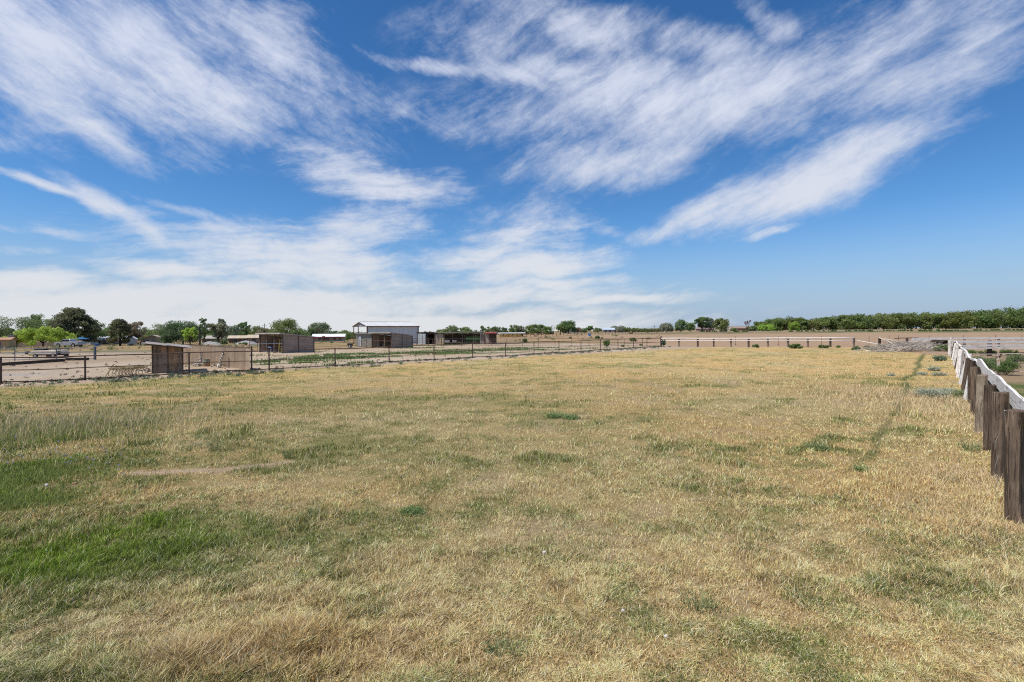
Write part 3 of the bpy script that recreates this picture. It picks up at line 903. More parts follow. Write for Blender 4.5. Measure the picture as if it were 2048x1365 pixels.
WIREP = ['thin steel post behind the second bay of the white pipe fence', 'thin steel post behind the fifth bay of the white pipe fence',
         'thin steel post behind the seventh bay of the white pipe fence', 'thin steel post behind the last but one bay of the white pipe fence',
         'thin steel post just right of the end of the white pipe fence', 'thin steel post behind the left end of the brush pile',
         'thin steel post behind the middle of the brush pile', 'thin steel post behind the right end of the brush pile',
         'thin steel post behind the white boards just right of the corner post', 'thin steel post behind the white boards above the mesh gates',
         'thin steel post behind the white boards nearest the right photo edge']
def wire_posts():
    """thin steel posts of the wire fence at the edge of the tilled field"""
    ys = 84
    pxs = (1397, 1471, 1557, 1643, 1738, 1778, 1797, 1858, 1927, 1991, 2044)
    for k, px in enumerate(pxs):
        Y = 82 - 0.012 * (px - 1400)
        x = VX(px, Y); z = gz(x, Y)
        m = MB(); m.tube([(0, 0, -0.2), (0.02 * (k % 3 - 1), 0, 1.55)], 0.028, 6); m.box((0, 0, 0.15), (0.11, 0.012, 0.16))
        o = m.build('steel_post', M_PIPE); o.location = (x, Y, z)
        tag(o, WIREP[k], 'fence post', 'steel posts along the tilled field')
wire_posts()

# ------------------------------------------------------------------ board fence along the right edge
def board_fence():
    base = (rfx(6.63), 6.63)
    root = thing('board_fence', (base[0], base[1], gz(*base)), 'weathered board fence with railway-tie posts and a warped white top board along the right edge', 'fence')
    off = Vector(root.location)
    def L(x, y, z): return (x - off.x, y - off.y, z - off.z)
    d = Vector((0.89, 1.0)).normalized(); nr = Vector((d.y, -d.x))       # nr points away from the pasture
    ang = math.atan2(d.y, d.x)
    posts = [  # depth, height, width, thickness, yaw, lean, material, kind
        (4.1, 1.56, .24, .19, .05, .01, W_TIE), (6.72, 1.55, .225, .175, .12, .01, W_TIE), (8.62, 1.53, .21, .17, -.1, .03, W_TIE), (10.42, 1.42, .20, .17, .1, .03, W_TIE_MID),
        (12.45, 1.50, .26, .2, -.05, .055, W_TIE_PALE), (14.9, 1.47, .20, .18, .1, 0, W_TIE), (16.9, 1.50, .20, .16, .1, .01, W_TIE_MID)]
    for (Y, h, w, t, yaw, lean, m_) in posts:
        x = rfx(Y); z = gz(x, Y)
        mb = MB()
        # a sawn tie: ragged top, slightly uneven faces
        rs = random.Random(int(Y * 10))
        nseg = 9
        for i in range(nseg + 1):
            f = i / nseg
            zz = -0.35 + (h + 0.35) * f
            for (sx, sy) in ((-1, -1), (-.35, -1.02), (.4, -1.0), (1, -1), (1.02, 0), (1, 1), (0, 1.02), (-1, 1), (-1.02, .1)):
                jx = sx * w / 2 * (1 + rs.uniform(-.014, .014)); jy = sy * t / 2 * (1 + rs.uniform(-.018, .018))
                tz = zz + (rs.uniform(-.018, .012) if i == nseg else 0)
                mb.v.append((jx + lean * zz, jy, tz))
        n = 9
        for i in range(nseg):
            for k in range(n):
                mb.f.append((i * n + k, i * n + (k + 1) % n, (i + 1) * n + (k + 1) % n, (i + 1) * n + k))
        mb.f.append(tuple(range(nseg * n, nseg * n + n)))
        o = mb.build('post', m_, root, bevel=0.008); o.location = L(x + 0.15, Y, z); o.rotation_euler = (0, 0, 0.2 + yaw)
    # white painted thinner posts towards the corner
    Y = 17.9; k = 0; LEAN = 0.17
    while Y < 45.5:
        x = rfx(Y); z = gz(x, Y)
        rs = random.Random(k * 7 + 3)
        hh = rs.uniform(1.40, 1.52); wd = rs.uniform(.11, .18)
        mb = MB(); nseg = 6; n = 8; ln = LEAN + rs.uniform(-.035, .05)
        for i in range(nseg + 1):
            zz = -0.3 + (hh + .3) * i / nseg
            for (sx, sy) in ((-1, -1), (0, -1.05), (1, -1), (1.04, 0), (1, 1), (0, 1.05), (-1, 1), (-1.04, 0)):
                mb.v.append((sx * wd / 2 * (1 + rs.uniform(-.07, .07)) + ln * zz, sy * .07 * (1 + rs.uniform(-.1, .1)), zz + (rs.uniform(-.03, .02) if i == nseg else 0)))
        for i in range(nseg):
            for q in range(n): mb.f.append((i * n + q, i * n + (q + 1) % n, (i + 1) * n + (q + 1) % n, (i + 1) * n + q))
        mb.f.append(tuple(range(nseg * n, nseg * n + n)))
        o = mb.build('white_post' if k % 4 != 1 else 'bare_post', W_PEEL_Z if k % 4 != 1 else W_TIE_MID, root, bevel=0.006); o.location = L(x, Y, z); o.rotation_euler = (0, 0, rs.uniform(-.5, .3))
        Y += rs.uniform(2.2, 3.0) * (0.75 + Y * .012); k += 1
    # boards on the paddock side
    def board(y0, y1, zc, w, name, warp=0.0, thick=0.045, offn=0.25, seg=24, m_=None, dip=None, twist=0.0):
        mb = MB(); n = seg
        for i in range(n + 1):
            f = i / n; Y = y0 + (y1 - y0) * f
            x = rfx(Y); z = gz(x, Y) + zc + (dip(f) if dip else 0) + warp * math.sin(f * math.pi * 2.3)
            c = Vector((x, Y)) + nr * (offn )
            tw = twist * math.sin(f * 3.1)
            for (a_, b_) in ((-1, -1), (1, -1), (1, 1), (-1, 1)):
                q = c + nr * (a_ * thick / 2 + b_ * w / 2 * math.sin(tw))
                mb.v.append(L(q.x, q.y, z + b_ * w / 2 * math.cos(tw)))
        for i in range(n):
            for k in range(4):
                mb.f.append((i * 4 + k, i * 4 + (k + 1) % 4, (i + 1) * 4 + (k + 1) % 4, (i + 1) * 4 + k))
        mb.f.append((3, 2, 1, 0)); mb.f.append((n * 4, n * 4 + 1, n * 4 + 2, n * 4 + 3))
        return mb.build(name, m_ or W_PEEL_Y, root)
    board(3.2, 9.2, 1.46, .26, 'top_board', dip=lambda f: 0.025 * f, twist=0.05)
    board(9.22, 16.3, 1.46, .25, 'top_board', dip=lambda f: 0.03 + 0.10 * f * f - 0.9 * max(0, f - .88), twist=0.10, offn=.24)
    board(7.0, 16.0, 1.02, .20, 'middle_board', dip=lambda f: 0.05 * math.sin(f * 2.4))
    board(16.4, 45.9, 1.46, .07, 'top_rail', dip=lambda f: 0.045 * math.sin(f * 23) - .02, offn=.26, thick=.09)
    board(19, 45.9, 0.98, .12, 'middle_board', dip=lambda f: 0.05 * math.sin(f * 15 + 1), offn=.42)
    board(7.25, 7.75, 1.30, .15, 'board_end', offn=0.10, seg=2)
    # woven wire on the paddock side
    mb = MB()
    for hh in (0.15, 0.35, 0.55, 0.75, 0.95, 1.12):
        path = []
        for i in range(40):
            Y = 3.2 + i * 0.42; x = rfx(Y)
            q = Vector((x, Y)) + nr * (0.215 + 0.02 * math.sin(i * 2.1 + hh * 9))
            path.append(L(q.x, q.y, gz(x, Y) + hh + 0.015 * math.sin(i * 1.3 + hh * 5)))
        mb.tube(path, 0.0022, 4, cap=False)
    Y = 3.2
    while Y < 19.5:
        x = rfx(Y); q = Vector((x, Y)) + nr * 0.218; z = gz(x, Y)
        mb.tube([L(q.x, q.y, z + .1), L(q.x + .01, q.y - .01, z + 0.6), L(q.x, q.y, z + 1.14)], 0.002, 4, cap=False)
        Y += 0.16
    mb.build('woven_wire', M_WIRE, root)
    # loose kinked wire by the nearest post
    x, Y = rfx(7.3), 7.3; z = gz(x, Y)
    q = Vector((x, Y)) - nr * 0.03
    mb = MB(); mb.tube([L(q.x + 0.03 * math.sin(t * 1.9) - 0.02, q.y, z + 1.15 - t * 0.1) for t in range(11)], 0.004, 5)
    mb.build('loose_wire', M_WIRE, root)
W_PEEL_Y = peel_mat('flaking_white_rail', 'D')
board_fence()

# white board fence from the corner to the right
def corner_fence():
    Yc = 45.8
    a = (VX(1901, Yc), Yc)
    z = gz(*a)
    root = thing('white_board_fence', (a[0], a[1], z), 'white fence of three flaking horizontal boards running right from the far corner post', 'fence')
    for px, dark in ((1906, 0), (1984, 1), (2070, 1)):
        x = VX(px, Yc)
        o = MB().box((0, 0, 0.55), (0.30 if dark else .34, 0.24, 1.9)).build('post', W_DARKX if dark else W_PEEL_Z, root, bevel=0.01)
        o.location = (x - a[0], 0.25, 0)
    for (p0, p1, y0, y1) in ((1905, 2110, 681.8, 688.0), (1905, 2110, 689.6, 693.4), (1905, 2110, 694.6, 698.6)):
        zt, zb = VZ(p0, y0, Yc) - z, VZ(p0, y1, Yc) - z
        x0 = VX(p0, Yc) - a[0]; L_ = VX(p1, Yc) - VX(p0, Yc)
        k = 0; xx = x0
        for ln in (3.7, 4.2, 3.9):
            ln = min(ln, x0 + L_ - xx)
            if ln <= 0.3: break
            jz = 0.03 * random.uniform(-1, 1)
            MB().beam((xx + .01, 0.02 * (k % 2), (zt + zb) / 2 + jz), (xx + ln - .01, 0.02 * (k % 2), (zt + zb) / 2 + jz * 0.3), 0.04, zt - zb).build('board', W_PEEL_X, root)
            xx += ln; k += 1
    zt = VZ(1925, 706.5, Yc) - z; zb = VZ(1925, 709.5, Yc) - z
    MB().beam((VX(1925, Yc) - a[0], 0.3, (zt + zb) / 2), (VX(2110, Yc) - a[0], 0.3, (zt + zb) / 2), 0.05, zt - zb).build('bottom_board', W_DARKX, root)
    # short left return of the corner
    MB().beam((VX(1900.5, Yc) - a[0], -0.02, VZ(1901, 684, Yc) - z), (VX(1904.8, Yc) - a[0], -0.02, VZ(1901, 684, Yc) - z), 0.06, 0.9).build('end_board', W_PEEL_Z, root)
corner_fence()

# white wire-mesh gates in the paddock
def mesh_gate(p0, p1, Y0, Y1, label):
    a = (VX(p0, Y0), Y0); b = (VX(p1, Y1), Y1)
    z = gz(*a)
    root = thing('mesh_gate', (a[0], a[1], z), label, 'gate', 'rusty white mesh gates in the paddock')
    vx, vy = b[0] - a[0], b[1] - a[1]
    zt, zb = 1.20, 0.20
    M_ = M_RUSTWHITE
    mb = MB()
    def Pt(t, h): return (vx * t, vy * t, h)
    mb.tube([Pt(0, zb), Pt(0, zt), Pt(1, zt), Pt(1, zb), Pt(0, zb)], 0.028, 8, cap=False)
    mb.build('frame', M_, root)
    mb = MB(); n = max(3, int(math.hypot(vx, vy) / 0.12))
    for i in range(1, n): mb.tube([Pt(i / n, zb), Pt(i / n, zt)], 0.004, 4, cap=False)
    for i in range(1, 9):
        h = zb + (zt - zb) * i / 9; mb.tube([Pt(0, h), Pt(1, h)], 0.004, 4, cap=False)
    mb.build('wire_mesh', M_WIRE, root)
    for i, hh in enumerate((0.35, 1.05)):
        mb = MB(); mb.box((vx * (0 if p0 > 1995 else 1) , vy * (0 if p0 > 1995 else 1), hh), (0.09, 0.09, 0.06)); mb.build('hinge', M_DARKSTEEL, root)
M_RUSTWHITE = mat('rusty_white_paint', (0.62, 0.56, 0.50), 0.7, 0.15, 9, col2=(0.36, 0.20, 0.12))
mesh_gate(1929, 1993.6, 27.8, 27.3, 'left one of two rusty white mesh gates beyond the right board fence')
mesh_gate(1999, 2090, 27.2, 26.6, 'rusty white mesh gate on the right of its pair, cut by the photo edge')
x = VX(1996.3, 27.25)
tag(MB().tube([(x, 27.25, gz(x, 27.25) - .2), (x, 27.25, gz(x, 27.25) + 1.28)], 0.045, 8).build('gate_post', M_RUSTWHITE), 'rusty white gate post between the two mesh gates', 'post')

# dark timber trough
def trough():
    Y = 60.5
    x0, x1 = VX(1873, Y), VX(1901, Y)
    z = gz(x0, Y)
    root = thing('timber_trough', ((x0 + x1) / 2, Y, z), 'dark open timber manger box under the white rails left of the corner post', 'trough')
    w = (x1 - x0)
    h = VZ(1880, 682, Y) - z
    MB().box((0, 0.9, h / 2), (w, 0.06, h)).build('back_panel', W_DARKX, root)
    for s in (-1, 1): MB().box((s * (w / 2 - .03), 0.45, h / 2), (0.06, 0.84, h)).build('side_panel', W_DARKX, root)
    MB().box((0, 0.45, h + 0.03), (w + .1, 1.0, 0.06)).build('top', W_DARKX, root)
    MB().box((0, -0.03, 0.22), (w, 0.05, 0.4)).build('front_panel', W_DARKX, root)
trough()
# ------------------------------------------------------------------ buildings
def siding_mat(name, col, axis='X', pitch=0.2, col2=None, depth=0.5, rough=0.6, metal=0.0, stain=None):
    """ribbed metal or plank surface: ribs every `pitch` metres across the given object axis"""
    if name in MATS: return MATS[name]
    m = bpy.data.materials.new(name); m.use_nodes = True
    T = NT(m.node_tree); bs = m.node_tree.nodes['Principled BSDF']
    tc = T.n('ShaderNodeTexCoord').outputs['Object']
    sp = T.n('ShaderNodeSeparateXYZ'); T.link(tc, sp.inputs[0])
    a = sp.outputs['XYZ'.index(axis)]
    fr = T.math('FRACT', T.math('DIVIDE', a, pitch))
    tri = T.math('ABSOLUTE', T.math('SUBTRACT', fr, 0.5))
    groove = T.rng(tri, 0.40, 0.47)
    n = T.noise(tc, 1.1, 5, 0.65)
    idx = T.math('FLOOR', T.math('DIVIDE', a, pitch))
    wn = T.n('ShaderNodeTexWhiteNoise', noise_dimensions='1D'); T.link(idx, wn.inputs['W'])
    c = T.mix(T.rng(n, 0.35, 0.65), tuple(col), tuple(col2) if col2 else tuple(q * 0.78 for q in col))
    c = T.mix(T.math('MULTIPLY', wn.outputs['Value'], 0.35), c, T.mix(1.0, c, (0.6, 0.58, 0.56), 'MULTIPLY'))
    if stain:
        st = T.noise(T.mapping(tc, scale=(1, 1, 0.15)), 2.5, 5, 0.7)
        c = T.mix(T.rng(st, 0.5, 0.62, 0, 0.8), c, tuple(stain))
    c = T.mix(T.math('MULTIPLY', groove, depth), c, T.mix(1.0, c, (0.35, 0.33, 0.31), 'MULTIPLY'))
    T.link(c, bs.inputs['Base Color'])
    bs.inputs['Roughness'].default_value = rough; bs.inputs['Metallic'].default_value = metal
    bs.inputs['Specular IOR Level'].default_value = 0.3
    bp = T.n('ShaderNodeBump'); bp.inputs['Strength'].default_value = 0.5; bp.inputs['Distance'].default_value = 0.03
    bp.invert = True
    T.link(groove, bp.inputs['Height']); T.link(bp.outputs[0], bs.inputs['Normal'])
    MATS[name] = m
    return m
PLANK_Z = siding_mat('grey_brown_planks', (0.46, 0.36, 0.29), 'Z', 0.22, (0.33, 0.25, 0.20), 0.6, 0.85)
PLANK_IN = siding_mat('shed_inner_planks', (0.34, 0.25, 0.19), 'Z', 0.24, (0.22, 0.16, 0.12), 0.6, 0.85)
ROOFTIN = siding_mat('tin_roof', (0.62, 0.60, 0.57), 'X', 0.25, (0.45, 0.42, 0.38), 0.35, 0.45)
SILVER = siding_mat('silver_ribbed_steel', (0.80, 0.79, 0.76), 'X', 0.32, (0.72, 0.71, 0.68), 0.4, 0.5, 0.0)
SILVERROOF = siding_mat('silver_roof_steel', (0.72, 0.71, 0.68), 'X', 0.32, (0.64, 0.63, 0.61), 0.3, 0.5, 0.0)
TANRIB = siding_mat('tan_ribbed_metal', (0.56, 0.43, 0.29), 'X', 0.30, (0.48, 0.36, 0.25), 0.9, 0.7, stain=(0.38, 0.26, 0.17))
REDTRIM = mat('dark_red_trim', (0.28, 0.035, 0.035), 0.6, 0.1, 4)
WOODPOST = wood_mat('grey_timber_post', (0.24, 0.19, 0.15), (0.14, 0.105, 0.08), 'Z')
WOODX = wood_mat('grey_timber_beam', (0.24, 0.19, 0.15), (0.14, 0.105, 0.08), 'X')
GLASS = mat('dark_window_glass', (0.03, 0.035, 0.045), 0.15, 0.1, 2, spec=0.6)
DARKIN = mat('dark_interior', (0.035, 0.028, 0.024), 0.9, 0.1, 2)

def wall_mat(nm, c, c2=None): return mat(nm, c, 0.85, 0.08, 0.8, 0.15, bump=0.2, col2=c2)

def prism_x(mb, x0, x1, prof):
    """extrude a profile in the yz plane along x"""
    n = len(prof); b = len(mb.v)
    for x in (x0, x1):
        for (y, z) in prof: mb.v.append((x, y, z))
    for k in range(n): mb.f.append((b + k, b + (k + 1) % n, b + n + (k + 1) % n, b + n + k))
    mb.f.append(tuple(b + k for k in range(n))[::-1]); mb.f.append(tuple(b + n + k for k in range(n)))
    return mb
def prism_y(mb, y0, y1, prof):
    n = len(prof); b = len(mb.v)
    for y in (y0, y1):
        for (x, z) in prof: mb.v.append((x, y, z))
    for k in range(n): mb.f.append((b + k, b + n + k, b + n + (k + 1) % n, b + (k + 1) % n))
    mb.f.append(tuple(b + k for k in range(n))); mb.f.append(tuple(b + n + k for k in range(n))[::-1])
    return mb

def loafing_shed(px, py, ang, Lo, Lw, h1, h2, label, stuff=True):
    """open-fronted mono-pitch horse shelter. Origin at the near corner; local +x runs along the plank end
    wall, local +y along the open front (towards the left in the photo)."""
    c = G(px, py)
    root = thing('loafing_shed', (c[0], c[1], gz(*c)), label, 'shed', 'plank horse shelters in the yard', rz=ang)
    t = 0.05
    # end wall facing us (plank), roof drops along +x
    def endwall(y, nm):
        mb = MB(); b = 0
        prism_y(mb, y, y + t, [(0.12, -0.1), (Lw, -0.1), (Lw, h2 - .1), (0.12, h1 - .1)])
        return mb.build(nm, PLANK_Z, root)
    endwall(0, 'end_wall'); endwall(Lo - t, 'end_wall')
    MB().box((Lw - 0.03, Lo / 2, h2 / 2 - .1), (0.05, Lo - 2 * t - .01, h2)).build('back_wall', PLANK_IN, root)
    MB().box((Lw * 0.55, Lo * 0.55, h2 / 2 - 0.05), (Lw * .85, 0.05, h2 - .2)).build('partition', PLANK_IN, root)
    for y in (0.03, Lo * 0.33, Lo * 0.66, Lo - 0.05):
        MB().box((0.03, y, h1 / 2 - .1), (0.15, 0.15, h1)).build('post', WOODPOST, root)
    for y in (-0.01,):
        for x in (Lw * .5, Lw):
            hh = h1 + (h2 - h1) * x / Lw
            MB().box((x, y - .03, hh / 2 - .1), (0.10, 0.05, hh - .05)).build('batten', WOODPOST, root)
    MB().box((0.03, Lo / 2, h1 - 0.1), (0.09, Lo - .3, 0.2)).build('header_beam', WOODX, root)
    # tin roof with overhang
    mb = MB(); o = 0.45; k = (h2 - h1) / Lw
    prism_y(mb, -0.18, Lo + 0.35, [(-o, h1 - k * -o * -1 * -1 + 0.0), (Lw + .2, h2 + k * .2), (Lw + .2, h2 + k * .2 + 0.07), (-o, h1 - k * o + 0.07)])
    r = mb.build('roof', ROOFY, root)
    return root, c
ROOFY = siding_mat('tin_roof_y', (0.50, 0.47, 0.43), 'Y', 0.25, (0.33, 0.28, 0.24), 0.35, 0.5)

# local x (plank wall) must run away to the right: direction (.65,.76) in world -> angle
angS = math.atan2(0.76, 0.65)
shA, cA = loafing_shed(565, 707, angS, 7.1, 4.25, 2.55, 2.05, 'plank horse shelter with open front and clutter inside, largest shed nearest the pipe fence')
shB, cB = loafing_shed(783, 697.5, angS, 5.7, 4.25, 2.55, 2.1, 'plank horse shelter with open front standing before the silver barn')

# ---- silver barn
def barn():
    a = (VX(735, 105), 105.0)
    z = gz(*a)
    ang = math.atan2(7.0, 9.5)
    root = thing('metal_barn', (a[0], a[1], z), 'tall silver ribbed metal barn with an open gable end and rust-red frame', 'barn', rz=ang)
    Lb, W = 11.9, 9.0
    ze = VZ(735, 652.3, 105) - z; zr = VZ(721, 644.6, 108.6) - z
    rise = zr - ze
    # front wall: full sheet, the side near us
    MB().box((Lb / 2, 0.0, ze / 2 - .08), (Lb - .1, 0.06, ze)).build('wall', SILVER, root)
    MB().box((Lb / 2, W, ze / 2 - .08), (Lb - 6, 0.06, ze)).build('wall', SILVER, root)
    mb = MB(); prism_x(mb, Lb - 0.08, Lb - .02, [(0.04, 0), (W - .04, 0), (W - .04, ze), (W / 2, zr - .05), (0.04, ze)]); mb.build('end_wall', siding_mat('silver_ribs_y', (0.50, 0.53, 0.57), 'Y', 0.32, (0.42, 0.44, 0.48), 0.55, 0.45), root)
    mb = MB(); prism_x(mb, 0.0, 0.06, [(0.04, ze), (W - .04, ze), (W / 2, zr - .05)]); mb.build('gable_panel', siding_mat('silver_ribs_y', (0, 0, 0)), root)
    for s in (0, 1):
        mb = MB()
        if s == 0: prism_x(mb, -0.35, Lb + 0.3, [(-0.35, ze - rise * .35 / (W / 2) + .02), (W / 2, zr + .02), (W / 2, zr + .08), (-0.35, ze - rise * .35 / (W / 2) + .08)])
        else: prism_x(mb, -0.35, Lb + 0.3, [(W / 2 + .005, zr + .02), (W + .35, ze - rise * .35 / (W / 2) + .02), (W + .35, ze - rise * .35 / (W / 2) + .08), (W / 2 + .005, zr + .08)])
        mb.build('roof', SILVERROOF, root)
    MB().box((Lb / 2, -0.37, ze - .12), (Lb + .6, 0.05, 0.14)).build('gutter', mat('rust_gutter', (0.33, 0.15, 0.09), 0.7, 0.15, 3), root)
    # ridge cap lumps
    mb = MB()
    k = 0.0
    while k < Lb: mb.box((k, W / 2, zr + .12), (0.16, 0.3, 0.07)); k += 0.32
    mb.build('ridge_cap', ROOFTIN, root)
    for (x, y) in ((-.02, -.06), (-.02, W), (Lb + .03, -.06), (-0.02, W * .66)):
        MB().box((x, y, ze / 2 - .1), (0.16, 0.16, ze)).build('post', M_PIPE_RED, root)
    MB().beam((0, 0, ze * .62), (0, W, ze * .62), 0.1, 0.12).build('cross_beam', M_PIPE_RED, root)
    MB().beam((0.0, 0, ze - .05), (0.0, W, ze - .05), 0.1, 0.12).build('cross_beam', M_PIPE_RED, root)
    for s in (0, 1): MB().beam((-.3, W / 2, zr), (-.3, -0.3 if s == 0 else W + .3, ze - .08), 0.07, 0.16).build('gable_trim', M_PIPE_RED, root)
    MB().tube([(Lb + .12, -.3, ze - .2), (Lb + .12, -.12, ze - .5), (Lb + .12, -.12, 0.2)], 0.06, 6).build('downpipe', mat('cream_paint', (0.6, 0.52, 0.38), 0.6), root)
barn()

# ---- pale store room between the shelter and the barn
def store():
    Y = 88.5
    x0, x1 = VX(712, Y), VX(744.5, Y)
    z = gz(x0, Y); h = VZ(720, 667.5, Y) - z; W = x1 - x0
    root = thing('store_room', (x0, Y, z), 'pale weathered flat-roofed store room with a white door left of the shelter', 'shed')
    M_ = mat('peeling_pale_board', (0.42, 0.38, 0.30), 0.85, 0.2, 2.2, col2=(0.25, 0.235, 0.20), bump=0.3)
    MB().box((W / 2, 1.25, h / 2 - .1), (W, 2.5, h)).build('wall', M_, root)
    MB().box((W / 2, 1.2, h), (W + .3, 2.9, 0.08)).build('roof', ROOFTIN, root)
    d = MB().box((VX(719.8, Y) - x0, -0.03, VZ(720, 683, Y) - z), (0.42, 0.05, 1.9)).build('door', mat('white_door', (0.72, 0.72, 0.72), 0.5, 0.04), root)
    MB().box((VX(721.2, Y) - x0, -0.07, 1.0), (0.05, 0.04, 0.05)).build('handle', M_DARKSTEEL, d)
store()

# ---- long run of open sheds behind
def long_shed():
    Y = 101.0
    A = lambda px: VX(px, Y)
    x0 = A(870); z = gz(x0, Y)
    ht = VZ(900, 665.2, Y) - z
    root = thing('open_stall_row', (x0, Y, z), 'long low row of open horse stalls with plank partitions right of the silver barn', 'shed')
    W = A(966) - x0; D = 4.5
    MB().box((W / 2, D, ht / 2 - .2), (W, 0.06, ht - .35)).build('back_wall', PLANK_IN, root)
    MB().box((W / 2, D / 2 - .2, ht + .02), (W + .3, D + .8, 0.07)).build('roof', ROOFTIN, root)
    MB().box((W / 2, -0.06, ht - .12), (W, 0.09, 0.18)).build('header_beam', WOODX, root)
    for px in (870, 905, 925, 947, 961.5):
        MB().box((A(px) - x0, -.03, ht / 2 - .15), (0.16, 0.15, ht - .1)).build('post', WOODPOST if px != 961.5 else mat('pale_post', (0.6, 0.55, 0.46), 0.7), root)
    MB().box((A(878.5) - x0, -.02, ht / 2 - .2), (A(887) - A(870.5), 0.05, ht - .3)).build('front_panel', PLANK_Z, root)
    MB().box((A(964.8) - x0, -.02, ht / 2 - .2), (A(968) - A(962), 0.05, ht - .3)).build('front_panel', PLANK_Z, root)
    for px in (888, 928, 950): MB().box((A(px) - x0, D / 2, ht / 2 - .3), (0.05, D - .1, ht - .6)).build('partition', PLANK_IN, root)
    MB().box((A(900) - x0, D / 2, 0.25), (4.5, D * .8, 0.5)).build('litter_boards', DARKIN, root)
    # feeders and rails along the front
    for h_, p0, p1 in ((1.15, 888, 922), (0.35, 888, 922)):
        MB().beam((A(p0) - x0, -.15, h_), (A(p1) - x0, -.15, h_), 0.05, 0.12).build('rail', WOODX, root)
long_shed()

def side_shed():
    """dark-roofed bay between barn and stalls, and the red-roofed bay at the right end"""
    Y = 103.5
    A = lambda px: VX(px, Y)
    z = gz(A(852), Y); h = VZ(850, 666, Y) - z
    root = thing('shed_bay', (A(834), Y, z), 'dark open shed bay with a pale storage box between silver barn and stalls', 'shed')
    x0 = A(834); W = A(869.5) - x0
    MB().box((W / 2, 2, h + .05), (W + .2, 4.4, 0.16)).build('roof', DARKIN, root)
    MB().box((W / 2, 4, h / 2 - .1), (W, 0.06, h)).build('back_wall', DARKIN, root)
    MB().box((W * .7, .2, h - .15), (W * .6, 0.06, 0.3)).build('fascia', mat('brown_fascia', (0.14, 0.09, 0.07), 0.8), root)
    for px in (834.4, 853, 869): MB().box((A(px) - x0, 0.05, h / 2 - .1), (0.14, 0.14, h)).build('post', M_DARKSTEEL, root)
    zb = gz(A(840), Y - 1)
    b = thing('storage_box', (A(836.5), Y - .6, zb), 'white ribbed metal storage box with double doors beside the silver barn', 'container')
    Wb = A(852) - A(836.5)
    MB().box((Wb / 2, 1.1, 1.12), (Wb, 2.2, 2.25)).build('body', siding_mat('white_rib_box', (0.55, 0.58, 0.58), 'X', 0.18, (0.42, 0.45, 0.46), 0.5), b)
    for k in (0, 1):
        d = MB().box((Wb * (.44 + .33 * k), -.03, 1.1), (Wb * .31, 0.04, 2.05)).build('door', mat('pale_door_steel', (0.60, 0.62, 0.62), 0.5, 0.1, 2), b)
        MB().tube([(Wb * (.53 + .12 * k), -.07, 0.3), (Wb * (.53 + .12 * k), -.07, 1.9)], 0.02, 6).build('handle', M_WIRE, d)
    Y2 = 99.0
    A2 = lambda px: VX(px, Y2)
    x0 = A2(968.5); z = gz(x0, Y2); W = A2(992) - x0; h = VZ(980, 665.8, Y2) - z
    r = thing('red_roofed_stall', (x0, Y2, z), 'small open stall with a rusty red roof at the right end of the row', 'shed')
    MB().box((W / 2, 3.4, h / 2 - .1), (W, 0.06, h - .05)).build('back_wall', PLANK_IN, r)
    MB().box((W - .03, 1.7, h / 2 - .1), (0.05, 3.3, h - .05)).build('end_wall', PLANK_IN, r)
    MB().box((W * .2, 0.0, h / 2 - .2), (W * .4, 0.05, h - .3)).build('front_panel', PLANK_Z, r)
    mb = MB(); prism_x(mb, .15, W + .1, [(-.4, h - .2), (3.6, h + .1), (3.6, h + .16), (-.4, h - .05)]); mb.build('roof', mat('rusty_red_roof', (0.36, 0.09, 0.07), 0.7, 0.2, 1.5), r)
    for f in (0.02, .42, 1): MB().box((W * f, -.1, h / 2 - .15), (0.12, 0.12, h - .15)).build('post', M_PIPE, r)
    for hh in (0.4, 0.75, 1.1): MB().beam((W * .42, -.2, hh), (W, -.2, hh), 0.04, 0.09).build('rail', WOODX, r)
side_shed()

